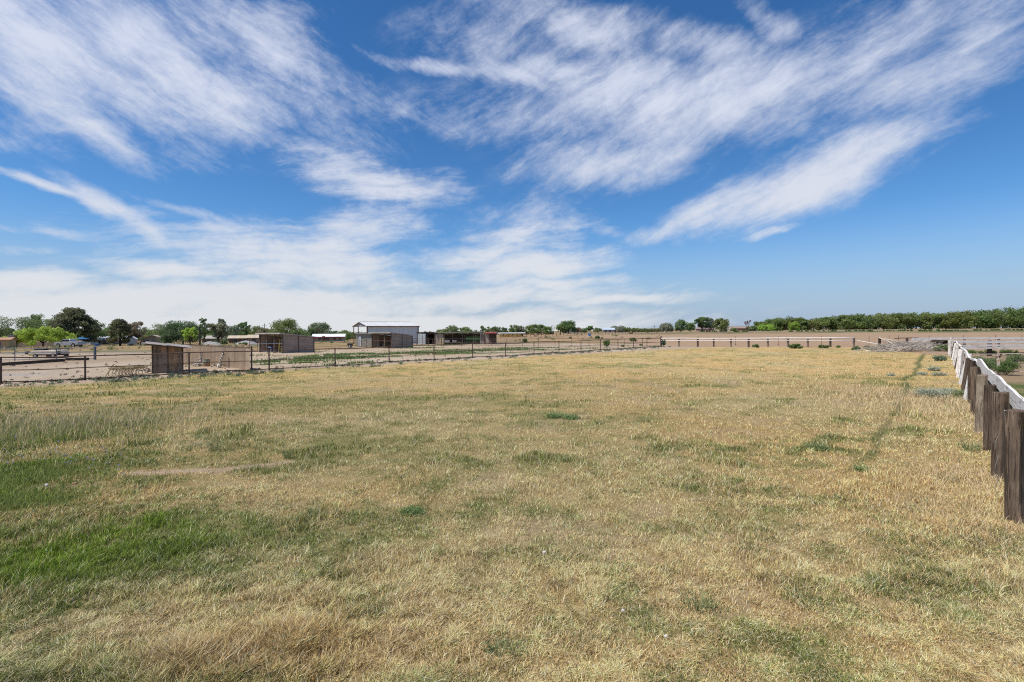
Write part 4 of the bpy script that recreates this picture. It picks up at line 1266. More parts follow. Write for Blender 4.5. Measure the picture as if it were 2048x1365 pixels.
# ---- little rust-streaked shed by the pipe fence
def tool_shed():
    a = G(303.5, 748); b = (VX(366.5, a[1] + 1.0), a[1] + 1.0)
    z = gz(*a); ang = math.atan2(b[1] - a[1], b[0] - a[0]); W = math.hypot(b[0] - a[0], b[1] - a[1])
    root = thing('tool_shed', (a[0], a[1], z), 'small rust-streaked plywood shed with a crooked corrugated roof beside the pipe fence', 'shed', rz=ang)
    hl = VZ(310, 690, a[1]) - z; hr = VZ(366, 697, b[1]) - z; D = 1.9
    M_ = bpy.data.materials.new('stained_plywood'); M_.use_nodes = True
    T = NT(M_.node_tree); bs = M_.node_tree.nodes['Principled BSDF']
    tc = T.n('ShaderNodeTexCoord').outputs['Object']
    v = T.mapping(tc, scale=(1, 1, 0.22))
    n1 = T.noise(v, 1.8, 5, 0.6, 0.5); n2 = T.noise(v, 5, 4, 0.6); sp = T.n('ShaderNodeSeparateXYZ'); T.link(tc, sp.inputs[0])
    c = T.mix(T.rng(n1, 0.38, 0.62), (0.16, 0.10, 0.07), (0.34, 0.24, 0.165))
    c = T.mix(T.rng(T.noise(v, 1.5, 4, 0.6, 0.8), 0.50, 0.6, 0, 0.8), c, (0.46, 0.25, 0.10))
    c = T.mix(T.rng(n2, 0.35, 0.5, 0.7, 0), c, (0.06, 0.04, 0.03))
    T.link(c, bs.inputs['Base Color']); bs.inputs['Roughness'].default_value = 0.9
    mb = MB(); prism_y(mb, 0, 0.04, [(0, -.2), (W, -.2), (W, hr), (0, hl)]); mb.build('front_wall', M_, root)
    mb = MB(); prism_y(mb, D, D + .04, [(0, -.2), (W, -.2), (W, hr), (0, hl)]); mb.build('back_wall', M_, root)
    MB().box((0.02, D / 2, hl / 2 - .1), (0.04, D - .05, hl + .1)).build('side_wall', mat('pale_plywood', (0.34, 0.24, 0.16), 0.85, 0.15, 2), root)
    MB().box((W - .02, D / 2, hr / 2 - .1), (0.04, D - .05, hr + .1)).build('side_wall', M_, root)
    for x in (0.05, W * .5, W - .05): MB().box((x, -0.03, (hl + hr) / 4), (0.08, 0.04, (hl + (hr - hl) * x / W) - .02)).build('batten', wood_mat('rusty_batten', (0.20, 0.12, 0.07), (0.10, 0.06, 0.04)), root)
    k = (hr - hl) / W
    for i, (x0, x1, dz, yy) in enumerate(((-.38, W * .55, .06, 0), (W * .45, W + .45, .10, .1))):
        mb = MB(); n = 26; y0, y1 = -.45 - yy, D + .35
        for j in range(n + 1):
            y = y0 + (y1 - y0) * j / n
            wz = 0.022 * math.sin(j * 2.1)
            mb.v.append((x0, y, hl + k * x0 + dz + wz + .05 * (y - y0) * 0.6)); mb.v.append((x1, y, hl + k * x1 + dz + wz + .05 * (y - y0) * 0.6))
            mb.v.append((x0, y, hl + k * x0 + dz + wz - .012 + .03 * (y - y0))); mb.v.append((x1, y, hl + k * x1 + dz + wz - .012 + .03 * (y - y0)))
        for j in range(n):
            q = j * 4
            mb.f += [(q, q + 1, q + 5, q + 4), (q + 2, q + 6, q + 7, q + 3), (q, q + 4, q + 6, q + 2), (q + 1, q + 3, q + 7, q + 5)]
        mb.build('roof_sheet', mat('grey_corrugated_sheet', (0.46, 0.43, 0.40), 0.6, 0.2, 1.6, col2=(0.24, 0.18, 0.14)), root)
    MB().beam((-.3, -.3, hl + .02), (W + .2, -.3, hr + .04), 0.06, 0.08).build('eave_beam', WOODX, root)
tool_shed()

# ---- tan ribbed metal windbreak
def windbreak():
    a = (VX(368, 41.5), 41.5); b = (VX(499, 34.9), 34.9)
    z = gz(*a); ang = math.atan2(b[1] - a[1], b[0] - a[0]); W = math.hypot(b[0] - a[0], b[1] - a[1])
    root = thing('metal_windbreak', (a[0], a[1], z), 'tan ribbed metal windbreak panel fence behind the tool shed', 'fence', rz=ang)
    zt = VZ(380, 691, 41) - z; zt2 = VZ(499, 696.5, 35) - z
    mb = MB(); n = int(W / 0.15)
    for i in range(n + 1):
        x = W * i / n; off_ = (0.07 if i % 2 else -0.07) if i < n * .97 else 0
        zz = zt + (zt2 - zt) * x / W
        for dy in (0, 0.01):
            mb.v.append((x, off_ + dy, -0.2)); mb.v.append((x, off_ + dy, zz))
    for i in range(n):
        q = i * 4
        mb.f += [(q, q + 4, q + 5, q + 1), (q + 2, q + 3, q + 7, q + 6), (q + 1, q + 5, q + 7, q + 3)]
    mb.build('panel', TANRIB, root)
    for f in (0.02, 0.28, 0.56, 0.8): MB().tube([(W * f, .12, -.2), (W * f, .12, zt + .05)], 0.04, 6).build('post', M_PIPE, root)
    MB().beam((0, .0, zt + .03), (W, .0, zt2 + .03), 0.06, 0.05).build('top_rail', M_PIPE, root)
TANPLAIN = mat('tan_painted_metal', (0.56, 0.42, 0.28), 0.65, 0.08, 0.9, col2=(0.48, 0.35, 0.235))
windbreak()

# ---- houses in the distance
def house(name, px0, px1, ywall, yroof, Y, depth, wallc, roofc, label, cat='house', gable='x', windows=(), door=None, ybase=None, trim=None, over=0.4, chim=None, group=None, roofrib=False):
    x0, x1 = VX(px0, Y), VX(px1, Y)
    xm = (x0 + x1) / 2; z = min(gz(x0, Y), gz(x1, Y)) - 0.1
    hw = VZ((px0 + px1) / 2, ywall, Y) - z; hr = VZ((px0 + px1) / 2, yroof, Y + depth / 2) - z
    hw = max(hw, 1.6); hr = max(hr, hw + 0.25)
    az = math.atan((1024 - (px0 + px1) / 2) / FPX); rz = 0.8 * az
    s1 = ray(px1, 680)[0]
    W = (s1 * Y - x0) / (math.cos(rz) - s1 * math.sin(rz))
    root = thing(name, (x0, Y, z), label, cat, group, rz=rz)
    wm = mat('wall_' + name + str(px0), wallc, 0.85, 0.07, 0.5, 0.15)
    if roofrib: rm = siding_mat('roof_' + name + str(px0), roofc, 'X', 0.5, tuple(q * .9 for q in roofc), 0.25, 0.5)
    else: rm = mat('roof_' + name + str(px0), roofc, 0.7, 0.1, 0.4, 0.2)
    if gable == 'x':       # ridge along x, slope towards us
        MB().box((W / 2, depth / 2, hw / 2), (W, depth, hw)).build('wall', wm, root)
        mb = MB()
        prism_x(mb, 0.02, W - .02, [(0.02, hw), (depth - .02, hw), (depth / 2, hr - .12)]); mb.build('gable', wm, root)
        k = (hr - hw) / (depth / 2)
        rf = None
        for s in (0, 1):
            mb = MB()
            if s == 0: prism_x(mb, -over, W + over, [(-over, hw - k * over), (depth / 2, hr - .1), (depth / 2, hr), (-over, hw - k * over + .1)])
            else: prism_x(mb, -over, W + over, [(depth / 2 + .01, hr - .1), (depth + over, hw - k * over), (depth + over, hw - k * over + .1), (depth / 2 + .01, hr)])
            r_ = mb.build('roof', rm, root)
            rf = rf or r_
        if trim: MB().box((W / 2, -over - .03, hw - k * over), (W + 2 * over, 0.05, 0.34)).build('fascia', trim, root)
    elif gable == 'y':     # gable faces us
        MB().box((W / 2, depth / 2, hw / 2), (W, depth, hw)).build('wall', wm, root)
        mb = MB(); prism_y(mb, 0.02, depth - .02, [(0.02, hw), (W - .02, hw), (W / 2, hr - .12)]); mb.build('gable', wm, root)
        k = (hr - hw) / (W / 2); rf = None
        for s in (0, 1):
            mb = MB()
            if s == 0: prism_y(mb, -over, depth + over, [(-over, hw - k * over), (W / 2, hr - .1), (W / 2, hr), (-over, hw - k * over + .1)])
            else: prism_y(mb, -over, depth + over, [(W / 2 + .01, hr - .1), (W + over, hw - k * over), (W + over, hw - k * over + .1), (W / 2 + .01, hr)])
            r_ = mb.build('roof', rm, root); rf = rf or r_
        if trim: pass
    else:
        MB().box((W / 2, depth / 2, hw / 2), (W, depth, hw)).build('wall', wm, root)
        rf = MB().box((W / 2, depth / 2, hw + .12), (W + 2 * over, depth + 2 * over, 0.22)).build('roof', rm, root)
    for (f, w_, h_) in windows:
        fr = MB().box((W * f, -0.03, hw * .55), (w_ + .16, 0.05, h_ + .16)).build('window', mat('pale_frame', (0.6, 0.58, 0.55), 0.6), root)
        MB().box((W * f, -0.065, hw * .55), (w_, 0.03, h_)).build('pane', GLASS, fr)
    if door is not None:
        MB().box((W * door, -0.04, 1.0), (0.95, 0.06, 2.0)).build('door', mat('brown_door', (0.16, 0.10, 0.07), 0.7), root)
    if chim:
        MB().box((W * chim, depth * .5, hr + .15), (0.9, 0.9, 0.9)).build('chimney', wm, rf)
    return root

house('yellow_house', -30, 17, 680.5, 675.5, 92, 7, (0.52, 0.40, 0.22), (0.50, 0.28, 0.17), 'yellow house with an orange-brown roof cut by the left photo edge', windows=((.5, 1, .9),))
house('block_building', 15, 27, 673, 671.5, 104, 4, (0.46, 0.40, 0.36), (0.48, 0.44, 0.40), 'plain grey block building just behind the yellow house', 'building', gable='flat', over=0.05)
house('white_roofed_house', 181, 262, 680.2, 673.2, 150, 9, (0.36, 0.27, 0.21), (0.80, 0.82, 0.84), 'long low tan house with a bright white roof behind the blue umbrella', windows=((.2, 1.2, .8), (.5, 1.2, .8), (.8, 1.2, .8)), door=.35)
house('white_shed', 254.5, 271.5, 678.5, 673, 126, 3, (0.62, 0.64, 0.66), (0.78, 0.78, 0.78), 'small white gabled garden shed left of the tan gabled house', 'shed', gable='y', over=.15)
house('tan_gabled_house', 277, 331, 680, 670.5, 140, 10, (0.36, 0.275, 0.21), (0.42, 0.34, 0.27), 'large tan stucco house with a broad low gable facing the yard', gable='y', windows=((.3, 1, 1),), over=.5)
house('red_gabled_house', 404, 446, 678, 671.5, 170, 8, (0.30, 0.22, 0.18), (0.48, 0.42, 0.36), 'low house with a pale brown roof behind the gravel mounds and tall pole', windows=((.3, 1, .8), (.7, 1, .8)))
house('tan_roofed_house', 457, 503, 677.5, 671.3, 150, 8, (0.20, 0.13, 0.10), (0.62, 0.50, 0.36), 'dark-walled house with a tan metal roof left of the large plank shelter', windows=((.3, 1.2, .9), (.7, 1.2, .9)), roofrib=True)
house('tan_house_wing', 496, 520, 676, 669.8, 143, 6, (0.42, 0.31, 0.20), (0.60, 0.48, 0.34), 'tan house wing partly hidden behind the large plank shelter', windows=((.5, 1, .9),), roofrib=True)
house('red_trimmed_house', 625, 688, 674.5, 668.2, 165, 9, (0.42, 0.35, 0.26), (0.80, 0.80, 0.80), 'cream house with a white roof and dark red fascia between shelter and barn', windows=((.22, 1.0, .8), (.45, 1.6, .9), (.7, 1.0, .8), (.88, .8, .8)), door=.35, trim=REDTRIM)
house('white_carport', 1000, 1046, 668.0, 665.8, 190, 10, (0.30, 0.20, 0.12), (0.80, 0.80, 0.80), 'long white-roofed hay barn far beyond the stall row', 'barn', gable='x', over=1.0)
house('white_house', 1124, 1140, 662, 659.2, 262, 7, (0.62, 0.62, 0.62), (0.72, 0.72, 0.74), 'small white far house under the trees, left of the pale two-storey house', gable='x')
house('white_house', 1143, 1168, 662, 659.4, 270, 8, (0.50, 0.45, 0.42), (0.70, 0.70, 0.70), 'low pale far house directly left of the pale two-storey house', gable='x', windows=((.3, 1, .8),))
house('two_storey_house', 1206, 1229, 660, 656.2, 255, 9, (0.50, 0.42, 0.38), (0.52, 0.60, 0.74), 'pale far house with a blue-white roof standing above its low neighbours', gable='x', windows=((.25, 1.2, .9), (.6, 1.2, .9)))
house('low_brown_house', 1476, 1513, 661.0, 658.6, 255, 8, (0.30, 0.18, 0.13), (0.42, 0.30, 0.24), 'low brown far house beside the bare red tree, left of the orchard', gable='x', chim=.7)
house('low_pink_house', 1394, 1428, 661.6, 659.8, 262, 8, (0.40, 0.25, 0.20), (0.46, 0.36, 0.32), 'low pinkish far house hidden beneath the tall round trees', gable='x')
house('grey_far_house', 1085, 1108, 664.5, 662, 240, 7, (0.40, 0.36, 0.32), (0.60, 0.58, 0.56), 'grey far house at the foot of the round trees beyond the stalls', gable='x')

# brown boundary wall far left
def bwall():
    Y = 121
    x0, x1 = VX(19, Y), VX(112, Y)
    z = gz(x0, Y)
    o = MB().box(((x1 - x0) / 2, 0, 0.55), (x1 - x0, 0.2, 1.25)).build('boundary_wall', mat('brown_block_wall', (0.25, 0.17, 0.135), 0.9, 0.12, 1.2))
    o.location = (x0, Y, z); tag(o, 'long low brown block wall behind the lime-green mesquite tree', 'wall')
bwall()

# poles
for (px, yt, Y, lab) in ((399.5, 655, 62, 'dark square timber pole rising behind the tan windbreak'), (529, 647.5, 190, 'thin far utility pole above the large plank shelter'),
                         (1308.5, 650, 250, 'thin far utility pole left of the white pipe fence')):
    x = VX(px, Y); z = gz(x, Y); h = VZ(px, yt, Y) - z
    r = 0.11 if Y < 100 else 0.13
    root = thing('utility_pole', (x, Y, z), lab, 'pole')
    MB().tube([(0, 0, -.3), (0, 0, h)], [r * 1.15, r * .8], 8).build('pole', WOODPOST if Y > 100 else M_DARKSTEEL, root)
    if Y > 100: MB().box((0, 0, h - .7), (1.9, .1, .12)).build('cross_arm', WOODPOST, root)
    else: MB().box((0, 0, h), (.26, .26, .08)).build('cap', M_DARKSTEEL, root)
# ------------------------------------------------------------------ trees and bushes
M_BARK = mat('grey_brown_bark', (0.105, 0.080, 0.062), 0.9, 0.2, 2.5, 0.1, col2=(0.06, 0.045, 0.036))
LEAF = blade_mat('leaves', 'Blade', 0.45)
TONES = {'dark': ((0.094, 0.131, 0.056), (0.188, 0.237, 0.094)), 'pine': ((0.105, 0.130, 0.068), (0.270, 0.285, 0.135)),
         'mid': ((0.138, 0.200, 0.069), (0.256, 0.325, 0.125)), 'lime': ((0.250, 0.375, 0.062), (0.425, 0.562, 0.106)),
         'grey': ((0.188, 0.213, 0.131), (0.338, 0.356, 0.237)), 'red': ((0.237, 0.194, 0.138), (0.362, 0.306, 0.225)),
         'orchard': ((0.120, 0.165, 0.050), (0.265, 0.325, 0.100)), 'bush': ((0.150, 0.188, 0.075), (0.288, 0.319, 0.138)),
         'weed': ((0.112, 0.175, 0.056), (0.237, 0.319, 0.106)), 'sage': ((0.300, 0.325, 0.219), (0.500, 0.512, 0.388)),
         'bluegreen': ((0.112, 0.156, 0.100), (0.225, 0.281, 0.175)), 'dry': ((0.400, 0.300, 0.175), (0.600, 0.475, 0.288)), 'bare': ((0.275, 0.175, 0.150), (0.425, 0.300, 0.250))}

def leaf_cloud(blobs, n, ls, tone, rs, flat=0.75, fill=0.35):
    """irregular leaf triangles spread through a set of blobs (x, y, z, r); returns vertices, tris, colours"""
    B = np.array(blobs, float)
    w = B[:, 3] ** 2; w = w / w.sum()
    k = rs.choice(len(B), n, p=w)
    d = rs.randn(n, 3); d /= np.linalg.norm(d, axis=1)[:, None] + 1e-9
    rad = np.where(rs.rand(n) < fill, rs.rand(n) ** 0.6, 0.82 + 0.22 * rs.rand(n))
    # lumpy surface of each clump
    lump = 0.85 + 0.3 * np.sin(d[:, 0] * 5 + k * 1.7) * np.cos(d[:, 2] * 4 + d[:, 1] * 5 + k)
    p = B[k, :3] + d * (B[k, 3] * rad * lump)[:, None] * np.array([1, 1, flat])
    s = ls * (0.45 + 0.7 * rs.rand(n))
    u = rs.randn(n, 3) + d * 0.0; u /= np.linalg.norm(u, axis=1)[:, None]
    nn = d * 0.9 + rs.randn(n, 3) * 0.7; nn /= np.linalg.norm(nn, axis=1)[:, None]
    v = np.cross(nn, u); v /= np.linalg.norm(v, axis=1)[:, None] + 1e-9
    u = np.cross(v, nn)
    a = p + u * s[:, None] * 0.75; b = p - u * s[:, None] * 0.55 + v * s[:, None] * 0.5; c = p - u * s[:, None] * 0.45 - v * s[:, None] * 0.5
    co = np.stack([a, b, c], 1).reshape(-1, 3)
    tris = np.arange(n * 3).reshape(-1, 3)
    t = np.clip(rs.rand(n) * 0.75 + 0.35 * (np.sin(k * 2.399) * 0.5 + 0.5) - 0.1 + 0.12 * rs.randn(n), 0, 1)
    lo, hi = TONES[tone]
    col = np.array(lo) * (1 - t)[:, None] + np.array(hi) * t[:, None]
    return co, tris, col

def crown_blobs(kind, W, H, rs):
    """clump positions in a crown W wide, H tall, trunk at the origin"""
    bl = []
    if kind == 'pine':
        n = 110
        for i in range(n):
            f = rs.rand() ** 0.8
            z = H * (0.13 + 0.80 * f)
            prof = (1 - max(0, f - 0.45) / 0.58) ** 0.6 if f > 0.45 else 0.80 + 0.20 * f / 0.45
            R_ = W * 0.5 * max(prof, 0.16) * 0.86
            a = rs.rand() * 6.283; q = R_ * (0.35 + 0.65 * rs.rand() ** 0.4)
            bl.append((q * math.cos(a), q * math.sin(a), z, W * (0.085 + 0.06 * rs.rand())))
    elif kind == 'mesquite':
        for i in range(60):
            a = rs.rand() * 6.283; q = W * 0.5 * rs.rand() ** 0.55 * 0.92
            top = H * (0.95 - 0.55 * (q / (W * .5)) ** 2)
            z = top - H * 0.40 * rs.rand() ** 1.5
            bl.append((q * math.cos(a), q * math.sin(a), max(z, H * .22), H * (0.16 + 0.09 * rs.rand())))
    elif kind == 'orchard':
        for i in range(26):
            a = rs.rand() * 6.283; f = rs.rand(); z = H * (0.10 + 0.80 * f)
            R_ = W * 0.5 * math.sqrt(max(0.08, 1 - ((f - 0.42) / 0.66) ** 2))
            q = R_ * (0.4 + 0.5 * rs.rand() ** .5)
            bl.append((q * math.cos(a), q * math.sin(a), z, W * (0.15 + 0.07 * rs.rand())))
    elif kind == 'loose':
        for i in range(30):
            a = rs.rand() * 6.283; f = rs.rand() ** 0.7; z = H * (0.35 + 0.60 * f)
            R_ = W * 0.5 * math.sqrt(max(0.05, 1 - ((f - 0.5) / 0.62) ** 2)); q = R_ * (0.3 + 0.7 * rs.rand())
            bl.append((q * math.cos(a), q * math.sin(a), z, W * (0.09 + 0.07 * rs.rand())))
    elif kind == 'bush':
        for i in range(24):
            a = rs.rand() * 6.283; q = W * 0.5 * rs.rand() ** 0.6 * 0.8
            z = H * (0.25 + 0.6 * rs.rand() * (1 - 0.6 * (q / (W * .5)) ** 2))
            bl.append((q * math.cos(a), q * math.sin(a), z, min(W, H * 1.6) * (0.16 + 0.08 * rs.rand())))
    else:  # round
        for i in range(42):
            a = rs.rand() * 6.283; f = rs.rand(); z = H * (0.20 + 0.70 * f)
            R_ = W * 0.5 * math.sqrt(max(0.10, 1 - ((f - 0.40) / 0.68) ** 2))
            q = R_ * (0.3 + 0.6 * rs.rand() ** .5)
            bl.append((q * math.cos(a), q * math.sin(a), z, W * (0.13 + 0.07 * rs.rand())))
    return bl

def tree(name, px, ytop, wpx, Y, kind, tone, label, cat='tree', group=None, n=3000, ls=None, seed=None, trunk=True, sink=0.0, ybase=None, flat=0.8):
    x = VX(px, Y); z = gz(x, Y)
    H = max(VZ(px, ytop, Y) - z, 0.5); W = wpx * Y / FPX
    n = int(n * 1.9)
    rs = np.random.RandomState(seed if seed is not None else int(px * 13 + Y) % 99991)
    root = thing(name, (x, Y, z), label, cat, group)
    bl = crown_blobs(kind, W, H, rs)
    ls = ls or max(0.16, Y / 967 * 2.0 * 0.95)
    co, tris, col = leaf_cloud(bl, n, ls, tone, rs, flat, 0.25 if kind in ('loose',) else 0.4)
    co[:, 2] = np.maximum(co[:, 2], 0.03)
    col = col * rs.uniform(.92, 1.25) * np.array([rs.uniform(.88, 1.16), 1.0, rs.uniform(.85, 1.15)])
    if kind in ('orchard',):      # drooping skirts
        pass
    # fit the top exactly
    top = np.percentile(co[:, 2], 99.6)
    co[:, 2] *= H / top
    o = tri_mesh('crown', co, tris, col, LEAF); o.parent = root
    if trunk:
        mb = MB()
        r0 = max(0.10, H * 0.032) if kind != 'mesquite' else 0.16
        fork = H * (0.22 if kind in ('round', 'orchard', 'loose', 'mesquite') else 0.8)
        if kind == 'pine': mb.tube([(0, 0, -.3), (0.05, 0, H * .4), (0, 0, H * .9)], [r0 * 1.3, r0, r0 * .3], 7)
        else: mb.tube([(0, 0, -.3), (0.04 * H * rs.randn() * .3, 0, fork)], [r0 * 1.25, r0 * .9], 7)
        order = sorted(bl, key=lambda b: -b[2])[: (16 if kind == 'loose' else 10)]
        for b in order:
            s = Vector((0, 0, fork * (0.95 if kind != 'pine' else 0) + (b[2] * .7 if kind == 'pine' else 0)))
            e = Vector(b[:3]); mid = s.lerp(e, 0.5) + Vector((0, 0, -0.03 * H)) + Vector((e.x, e.y, 0)) * 0.12
            mb.tube([s, mid, e], [r0 * .5, r0 * .3, r0 * .12], 5)
        mb.build('trunk', M_BARK, root)
    return root

def bare_tree(name, px, ytop, wpx, Y, label, tone=None):
    x = VX(px, Y); z = gz(x, Y); H = VZ(px, ytop, Y) - z; W = wpx * Y / FPX
    rnd = random.Random(int(px))
    root = thing(name, (x, Y, z), label, 'tree')
    mb = MB(); ends = []
    def grow(p, d, L_, r, lv):
        q = p + d * L_
        mb.tube([p, q], [r, r * .65], 5, cap=False)
        ends.append(q)
        if lv == 0: return
        for k in range(3 if lv > 1 else 4):
            nd = (d + Vector((rnd.uniform(-.8, .8) * W / H * 1.6, rnd.uniform(-.8, .8) * W / H * 1.6, rnd.uniform(-.1, .5)))).normalized()
            grow(q, nd, L_ * rnd.uniform(.62, .85), r * .6, lv - 1)
    grow(Vector((0, 0, -.2)), Vector((0, 0, 1)), H * .30, H * .03, 4)
    mx = max(v[2] for v in mb.v); mb.v = [(a, b, c * H / mx) for a, b, c in mb.v]
    mb.build('trunk', mat('reddish_bark', (0.20, 0.13, 0.11), 0.9, 0.15, 2), root)
    if tone:
        rs = np.random.RandomState(int(px)); pts = [(e.x, e.y, e.z * H / mx, W * .05) for e in ends[::2]]
        co, tris, col = leaf_cloud(pts, 700, Y / 967 * 1.2, tone, rs)
        o = tri_mesh('crown', co, tris, col, LEAF); o.parent = root
    return root

# --- left side, nearest first
tree('mesquite_tree', 86, 655, 118, 110, 'mesquite', 'lime', 'bright lime-green spreading mesquite tree left of the silver pickup', n=9000, ls=.24)
tree('tree', 34, 634.5, 96, 125, 'round', 'mid', 'leafy tree with dark leaning limbs rising behind the lime-green mesquite', n=4200)
tree('tree', -18, 648, 70, 120, 'round', 'dark', 'dark tree cut by the left photo edge behind the yellow house', n=2000)
tree('tree', 84, 629, 50, 140, 'loose', 'mid', 'thin see-through tree between the lime mesquite and the giant pine', n=1700)
tree('pine_tree', 148, 617.5, 82, 128, 'pine', 'pine', 'giant dark rounded pine, the tallest tree, behind the silver pickup', n=15000, ls=.30, flat=.6)
tree('tree', 188, 642, 40, 150, 'round', 'dark', 'dark tree tucked against the right side of the giant pine', n=1800)
tree('tree', 207, 655, 40, 165, 'round', 'mid', 'low leafy tree between the giant pine and the smaller pine', n=1200)
tree('pine_tree', 240, 639.5, 47, 118, 'pine', 'pine', 'smaller rounded pine standing in front of the long white-roofed house', n=6000, ls=.27, flat=.6)
tree('tree', 276, 644, 34, 148, 'loose', 'red', 'thin greyish-red tree behind the small white shed', n=1500)
tree('tree', 262, 648, 26, 158, 'loose', 'grey', 'pale grey-green tree just right of the smaller pine', n=900)
tree('tree', 310, 649, 46, 160, 'round', 'mid', 'round green tree behind the tan gabled house', n=2200)
tree('tree', 337, 657, 30, 175, 'round', 'mid', 'low green tree right of the tan gabled house', n=900)
tree('juniper_tree', 366, 643, 74, 130, 'round', 'dark', 'wide dark juniper with a flat round top behind the tool shed', n=6500)
tree('juniper_tree', 340, 660, 34, 118, 'bush', 'dark', 'lower dark juniper at the left foot of the wide one', n=2200, trunk=False)
tree('tree', 380, 655, 30, 112, 'loose', 'lime', 'small lime-tinged tree in front of the wide dark juniper', n=1300)
tree('tree', 409, 637.5, 22, 150, 'loose', 'mid', 'slender tall tree directly right of the dark timber pole', n=1100)
tree('tree', 436, 645, 44, 140, 'loose', 'grey', 'grey-green straggly tree above the left gravel mound', n=3200)
tree('tree', 443, 638, 18, 147, 'loose', 'grey', 'taller thin grey-green top rising behind the straggly tree', n=900)
tree('tree', 466, 651, 36, 165, 'round', 'grey', 'dull green tree behind the dark-walled tan-roofed house', n=1500)
tree('tree', 489, 644.5, 26, 160, 'loose', 'mid', 'upright airy tree above the tan metal roof', n=1300)
tree('tree', 510, 652, 34, 175, 'round', 'mid', 'low round tree behind the left end of the plank shelter', n=1200)
tree('tree', 527, 656, 28, 170, 'loose', 'grey', 'small grey tree beside the far utility pole behind the plank shelter', n=700)
tree('tree', 571, 638.5, 60, 130, 'round', 'mid', 'bright leafy tree rising above the roof of the large plank shelter', n=4200)
tree('tree', 603, 663, 34, 150, 'bush', 'mid', 'low green scrub between the plank shelter and the red-trimmed house', n=1100, trunk=False)
tree('tree', 639, 645.5, 42, 190, 'round', 'grey', 'pale green round tree behind the red-trimmed house', n=2600)
tree('tree', 621, 655, 20, 185, 'round', 'mid', 'small tree at the left shoulder of the pale green round tree', n=800)
tree('tree', 664, 663, 30, 215, 'bush', 'dark', 'low dark tree line behind the middle of the red-trimmed house', n=900, trunk=False)
tree('tree', 690, 662, 40, 200, 'bush', 'mid', 'low green tree at the right end of the red-trimmed house', n=1200, trunk=False)
tree('tree', 725, 665, 40, 215, 'bush', 'dark', 'low dark scrub seen through the open gable of the silver barn', n=1000, trunk=False)
tree('tree', 857, 663, 40, 190, 'bush', 'dark', 'low dark foliage above the dark shed bay right of the barn', n=900, trunk=False)
tree('tree', 884, 658.5, 28, 200, 'round', 'mid', 'low tree above the left end of the stall row', n=900)
tree('tree', 903, 651.5, 28, 205, 'round', 'mid', 'taller of the trees above the middle of the stall row', n=1300)
tree('tree', 929, 654.5, 30, 205, 'round', 'mid', 'round tree above the green gate of the stall row', n=1200)
tree('tree', 948, 661, 30, 215, 'bush', 'grey', 'low scrub behind the right part of the stall row', n=800, trunk=False)
tree('tree', 965, 651.5, 9, 190, 'loose', 'mid', 'narrow spindly tree above the pale post of the stall row', n=350)
tree('tree', 975, 654, 17, 205, 'loose', 'mid', 'airy little tree above the red-roofed stall', n=600)
tree('tree', 992, 653.5, 26, 220, 'round', 'dark', 'dark round tree right of the red-roofed stall', n=1100)
tree('tree', 1009, 655.5, 14, 220, 'round', 'dark', 'small dark tree between red-roofed stall and far hay barn', n=500)
tree('tree', 1027, 650.5, 20, 230, 'round', 'mid', 'round tree above the long white-roofed hay barn', n=900)
tree('tree', 1041, 652, 16, 232, 'round', 'grey', 'grey-green tree at the right shoulder of the one above the hay barn', n=700)
tree('tree', 1052, 659, 16, 235, 'bush', 'mid', 'small bush-like tree right of the hay barn', n=400, trunk=False)
tree('tree', 1066, 649.5, 30, 238, 'round', 'mid', 'left of two broad trees beyond the right end of the hay barn', n=1500)
tree('tree', 1083, 649.5, 22, 242, 'round', 'mid', 'right of two broad trees beyond the hay barn', n=1100)
tree('tree', 1095, 653.5, 18, 238, 'orchard', 'orchard', 'small fresh-green tree left of the tallest central tree', n=700)
bare_tree('bare_tree', 1106, 650, 14, 240, 'leafless forked tree in front of the tallest central tree')
tree('tree', 1137, 642, 34, 240, 'round', 'mid', 'tallest central tree, broad dome above the far pasture fence', n=2200)
tree('tree', 1121, 648, 18, 236, 'round', 'mid', 'green tree against the left side of the tallest central tree', n=800)
tree('tree', 1155, 655.5, 20, 244, 'loose', 'red', 'brownish thin tree right of the tallest central tree', n=700)
tree('tree', 1168, 657, 18, 248, 'bush', 'mid', 'low green tree left of the pale far house', n=500, trunk=False)
tree('tree', 1180, 652, 16, 252, 'loose', 'mid', 'airy tree standing left of the small white far house', n=600)
tree('tree', 1194, 656, 20, 262, 'bush', 'mid', 'small tree behind the white far house', n=500, trunk=False)
tree('tree', 1235, 652, 28, 262, 'round', 'grey', 'grey-green tree beside the pale two-storey far house', n=1100)
for i, (px, yt, w) in enumerate(((1252, 655, 16), (1262, 655.5, 18), (1274, 656.5, 16), (1285, 657, 16), (1296, 657.5, 18), (1308, 657.5, 16), (1319, 657, 14))):
    tree('orchard_tree', px, yt, w + 4, 275, 'orchard', 'orchard', ('%s tree of the short low orchard row left of the white pipe fence' % ('first', 'second', 'third', 'fourth', 'fifth', 'sixth', 'last')[i]), n=500, group='short far orchard row')
tree('tree', 1334, 646.5, 26, 232, 'round', 'grey', 'greyish tree at the left end of the clump behind the white pipe fence', n=1300)
tree('tree', 1362, 640, 28, 228, 'round', 'mid', 'dense round tree, second in the clump behind the white fence', n=1700)
tree('tree', 1382, 646, 18, 232, 'round', 'mid', 'short tree in the gap of the clump behind the white fence', n=800)
tree('tree', 1404, 634.5, 28, 230, 'loose', 'mid', 'left of two tall open-crowned trees over the pink far house', n=2000)
tree('tree', 1420, 635.5, 26, 234, 'round', 'grey', 'right of two tall trees over the pink far house', n=1600)
tree('tree', 1443, 637, 32, 230, 'round', 'mid', 'tall round tree at the right end of the clump', n=1900)
tree('tree', 1467, 656, 14, 250, 'bush', 'mid', 'little round bush-tree left of the low brown far house', n=450, trunk=False)
